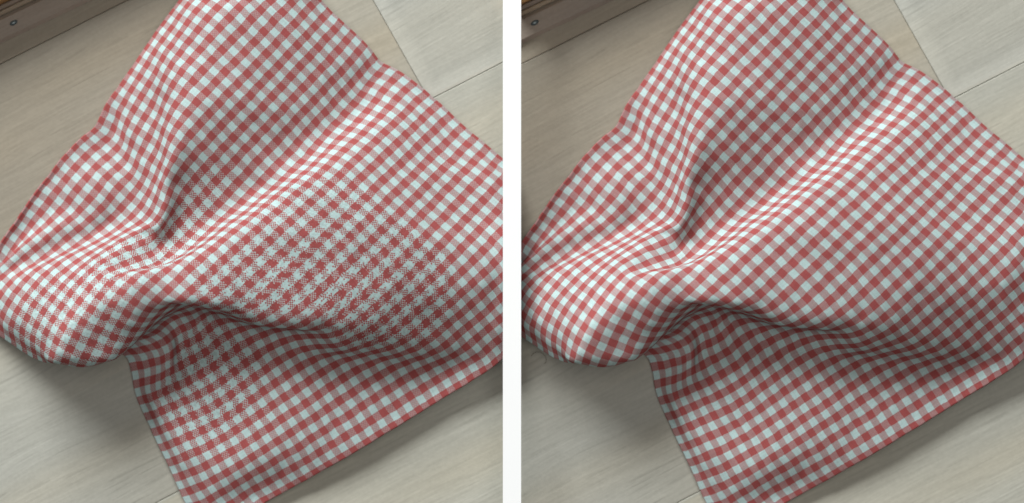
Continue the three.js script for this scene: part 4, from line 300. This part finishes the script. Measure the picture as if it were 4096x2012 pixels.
function ginghamMap(coarse) {
  const W = 2048, TW = 22;
  return dataTexture(W, W, (px, py, o) => {
    let i = U0 + (px + 0.5) / W * (U1 - U0), j = V0 + (py + 0.5) / W * (V1 - V0);
    i += (noise(i * 0.9, j * 2.5, 31) - 0.5) * 0.05 + (noise(i * 9, j * 14, 32) - 0.5) * 0.02; j += (noise(i * 2.5, j * 0.9, 33) - 0.5) * 0.05 + (noise(i * 14, j * 9, 34) - 0.5) * 0.02;
    let amp = 0.2, jag = 0;
    const T = coarse ? 10.5 : TW, ti = Math.floor(i * T + 1000), tj = Math.floor(j * T * 1.1 + 1000);
    if (coarse) {
      let m = 0, s = 0;
      for (const [a, b, ra, rb, k] of COARSE) { const g = Math.exp(-(((i - a) / ra) ** 2) - (((j - b) / rb) ** 2)); m += g; s += g * k; }
      const f = smooth(0.05, 1.1, m + (noise(i * 0.8, j * 0.8, 35) - 0.5) * 0.3), k = s / (m + 1e-6);
      amp = 0.2 + 1.1 * f * (1 - 0.3 * k); jag = 0.65 * f * k;
    }
    const wi = Math.abs(i - Math.round(i)) < 0.25, jj = j + (hash(ti, 0, 37) - 0.5) * jag, wj = Math.abs(jj - Math.round(jj)) < 0.25;
    const over = (((ti + tj) & 1) === 0), a = wi ? 1 : 0, b = wj ? 1 : 0;                // warp or weft on top
    const mid = a && b ? 1 : a ? 0.42 : b ? 0.23 : 0;     // the warp shows a little more than the weft
    let w = mid + (over ? 0.42 : -0.42) * (a - b) * amp;
    const slubI = (hash(Math.floor(i * TW + 500), 1, 38) - 0.5) * 0.09, slubJ = (hash(2, Math.floor(j * TW + 500), 39) - 0.5) * 0.09;
    let t = 1 + slubI + slubJ + (noise(i * TW, j * TW, 40) - 0.5) * 0.12 + (noise(i * 0.6, j * 0.6, 41) - 0.5) * 0.05;
    if (coarse && amp > 0.25 && hash(ti * 3, tj * 5, 42) > 0.6) t *= 1 - 0.14 * (amp - 0.2);   // gaps between the coarse threads
    w = clamp(w, 0, 1);
    for (let c = 0; c < 3; c++) o[c] = (RED[c] + (WHITE[c] - RED[c]) * w) * t;
  }, true);
}
const weaveBump = dataTexture(512, 512, (px, py, o) => { const a = Math.sin(px / 512 * Math.PI * 44) * Math.sin(py / 512 * Math.PI * 44); o[0] = o[1] = o[2] = 0.5 + 0.25 * a + (hash(px >> 2, py >> 2, 43) - 0.5) * 0.4; }, false);
weaveBump.repeat.set(U1 - U0, V1 - V0);
const clothMat = (map) => new THREE.MeshPhysicalMaterial({ map, roughness: 0.92, sheen: 0.12, sheenRoughness: 0.6, bumpMap: weaveBump, bumpScale: 0.00012, side: THREE.DoubleSide });
PANEL.forEach((ox, side) => {
  const c = mesh('gingham_cloth', clothGeometry(ox, side ? GAP + 4 : GAP - 4, !side), clothMat(ginghamMap(!side)));
  c.userData = { label: side ? 'crumpled red and white gingham cloth with smooth, even checks' : 'crumpled red and white gingham cloth whose weave looks coarse and speckled over the ridge', category: 'cloth', group: 'crumpled gingham cloths on the wooden floors' };
});

// ---------- a curled hair on the floor below the bulge of the smooth cloth ----------
{
  const p = [[40, 1425], [52, 1412], [70, 1408], [88, 1416], [98, 1430], [100, 1446], [92, 1456]].map(([x, y]) => place(x + PANEL[1], y, 0.0004));
  const h = mesh('hair', new THREE.TubeGeometry(new THREE.CatmullRomCurve3(p), 40, 0.00013, 5), new THREE.MeshStandardMaterial({ color: new THREE.Color(0.10, 0.08, 0.06), roughness: 0.6 }));
  h.userData = { label: 'thin curled dark hair on the floor below the smooth gingham cloth', category: 'hair' };
}

// ---------- white batten between the two displays ----------
{
  const t = thing('white_batten', 'narrow plain white batten running between the two gingham cloths', 'batten');
  const whiteMat = new THREE.MeshStandardMaterial({ color: new THREE.Color(0.96, 0.96, 0.96), roughness: 0.8 });
  const y = 0.0315, w = 73 * M * (1 - y / H);
  const bar = mesh('bar', new THREE.BoxGeometry(w, 0.003, 0.46), whiteMat, t); bar.position.set(0, y - 0.0015, 0);
  for (const s of [-1, 1]) { const f = mesh('foot', new THREE.BoxGeometry(w, y - 0.003 + 0.03, 0.012), whiteMat, t); f.position.set(0, (y - 0.003 - 0.03) / 2, s * 0.223); }
}
renderer.render(scene, camera);
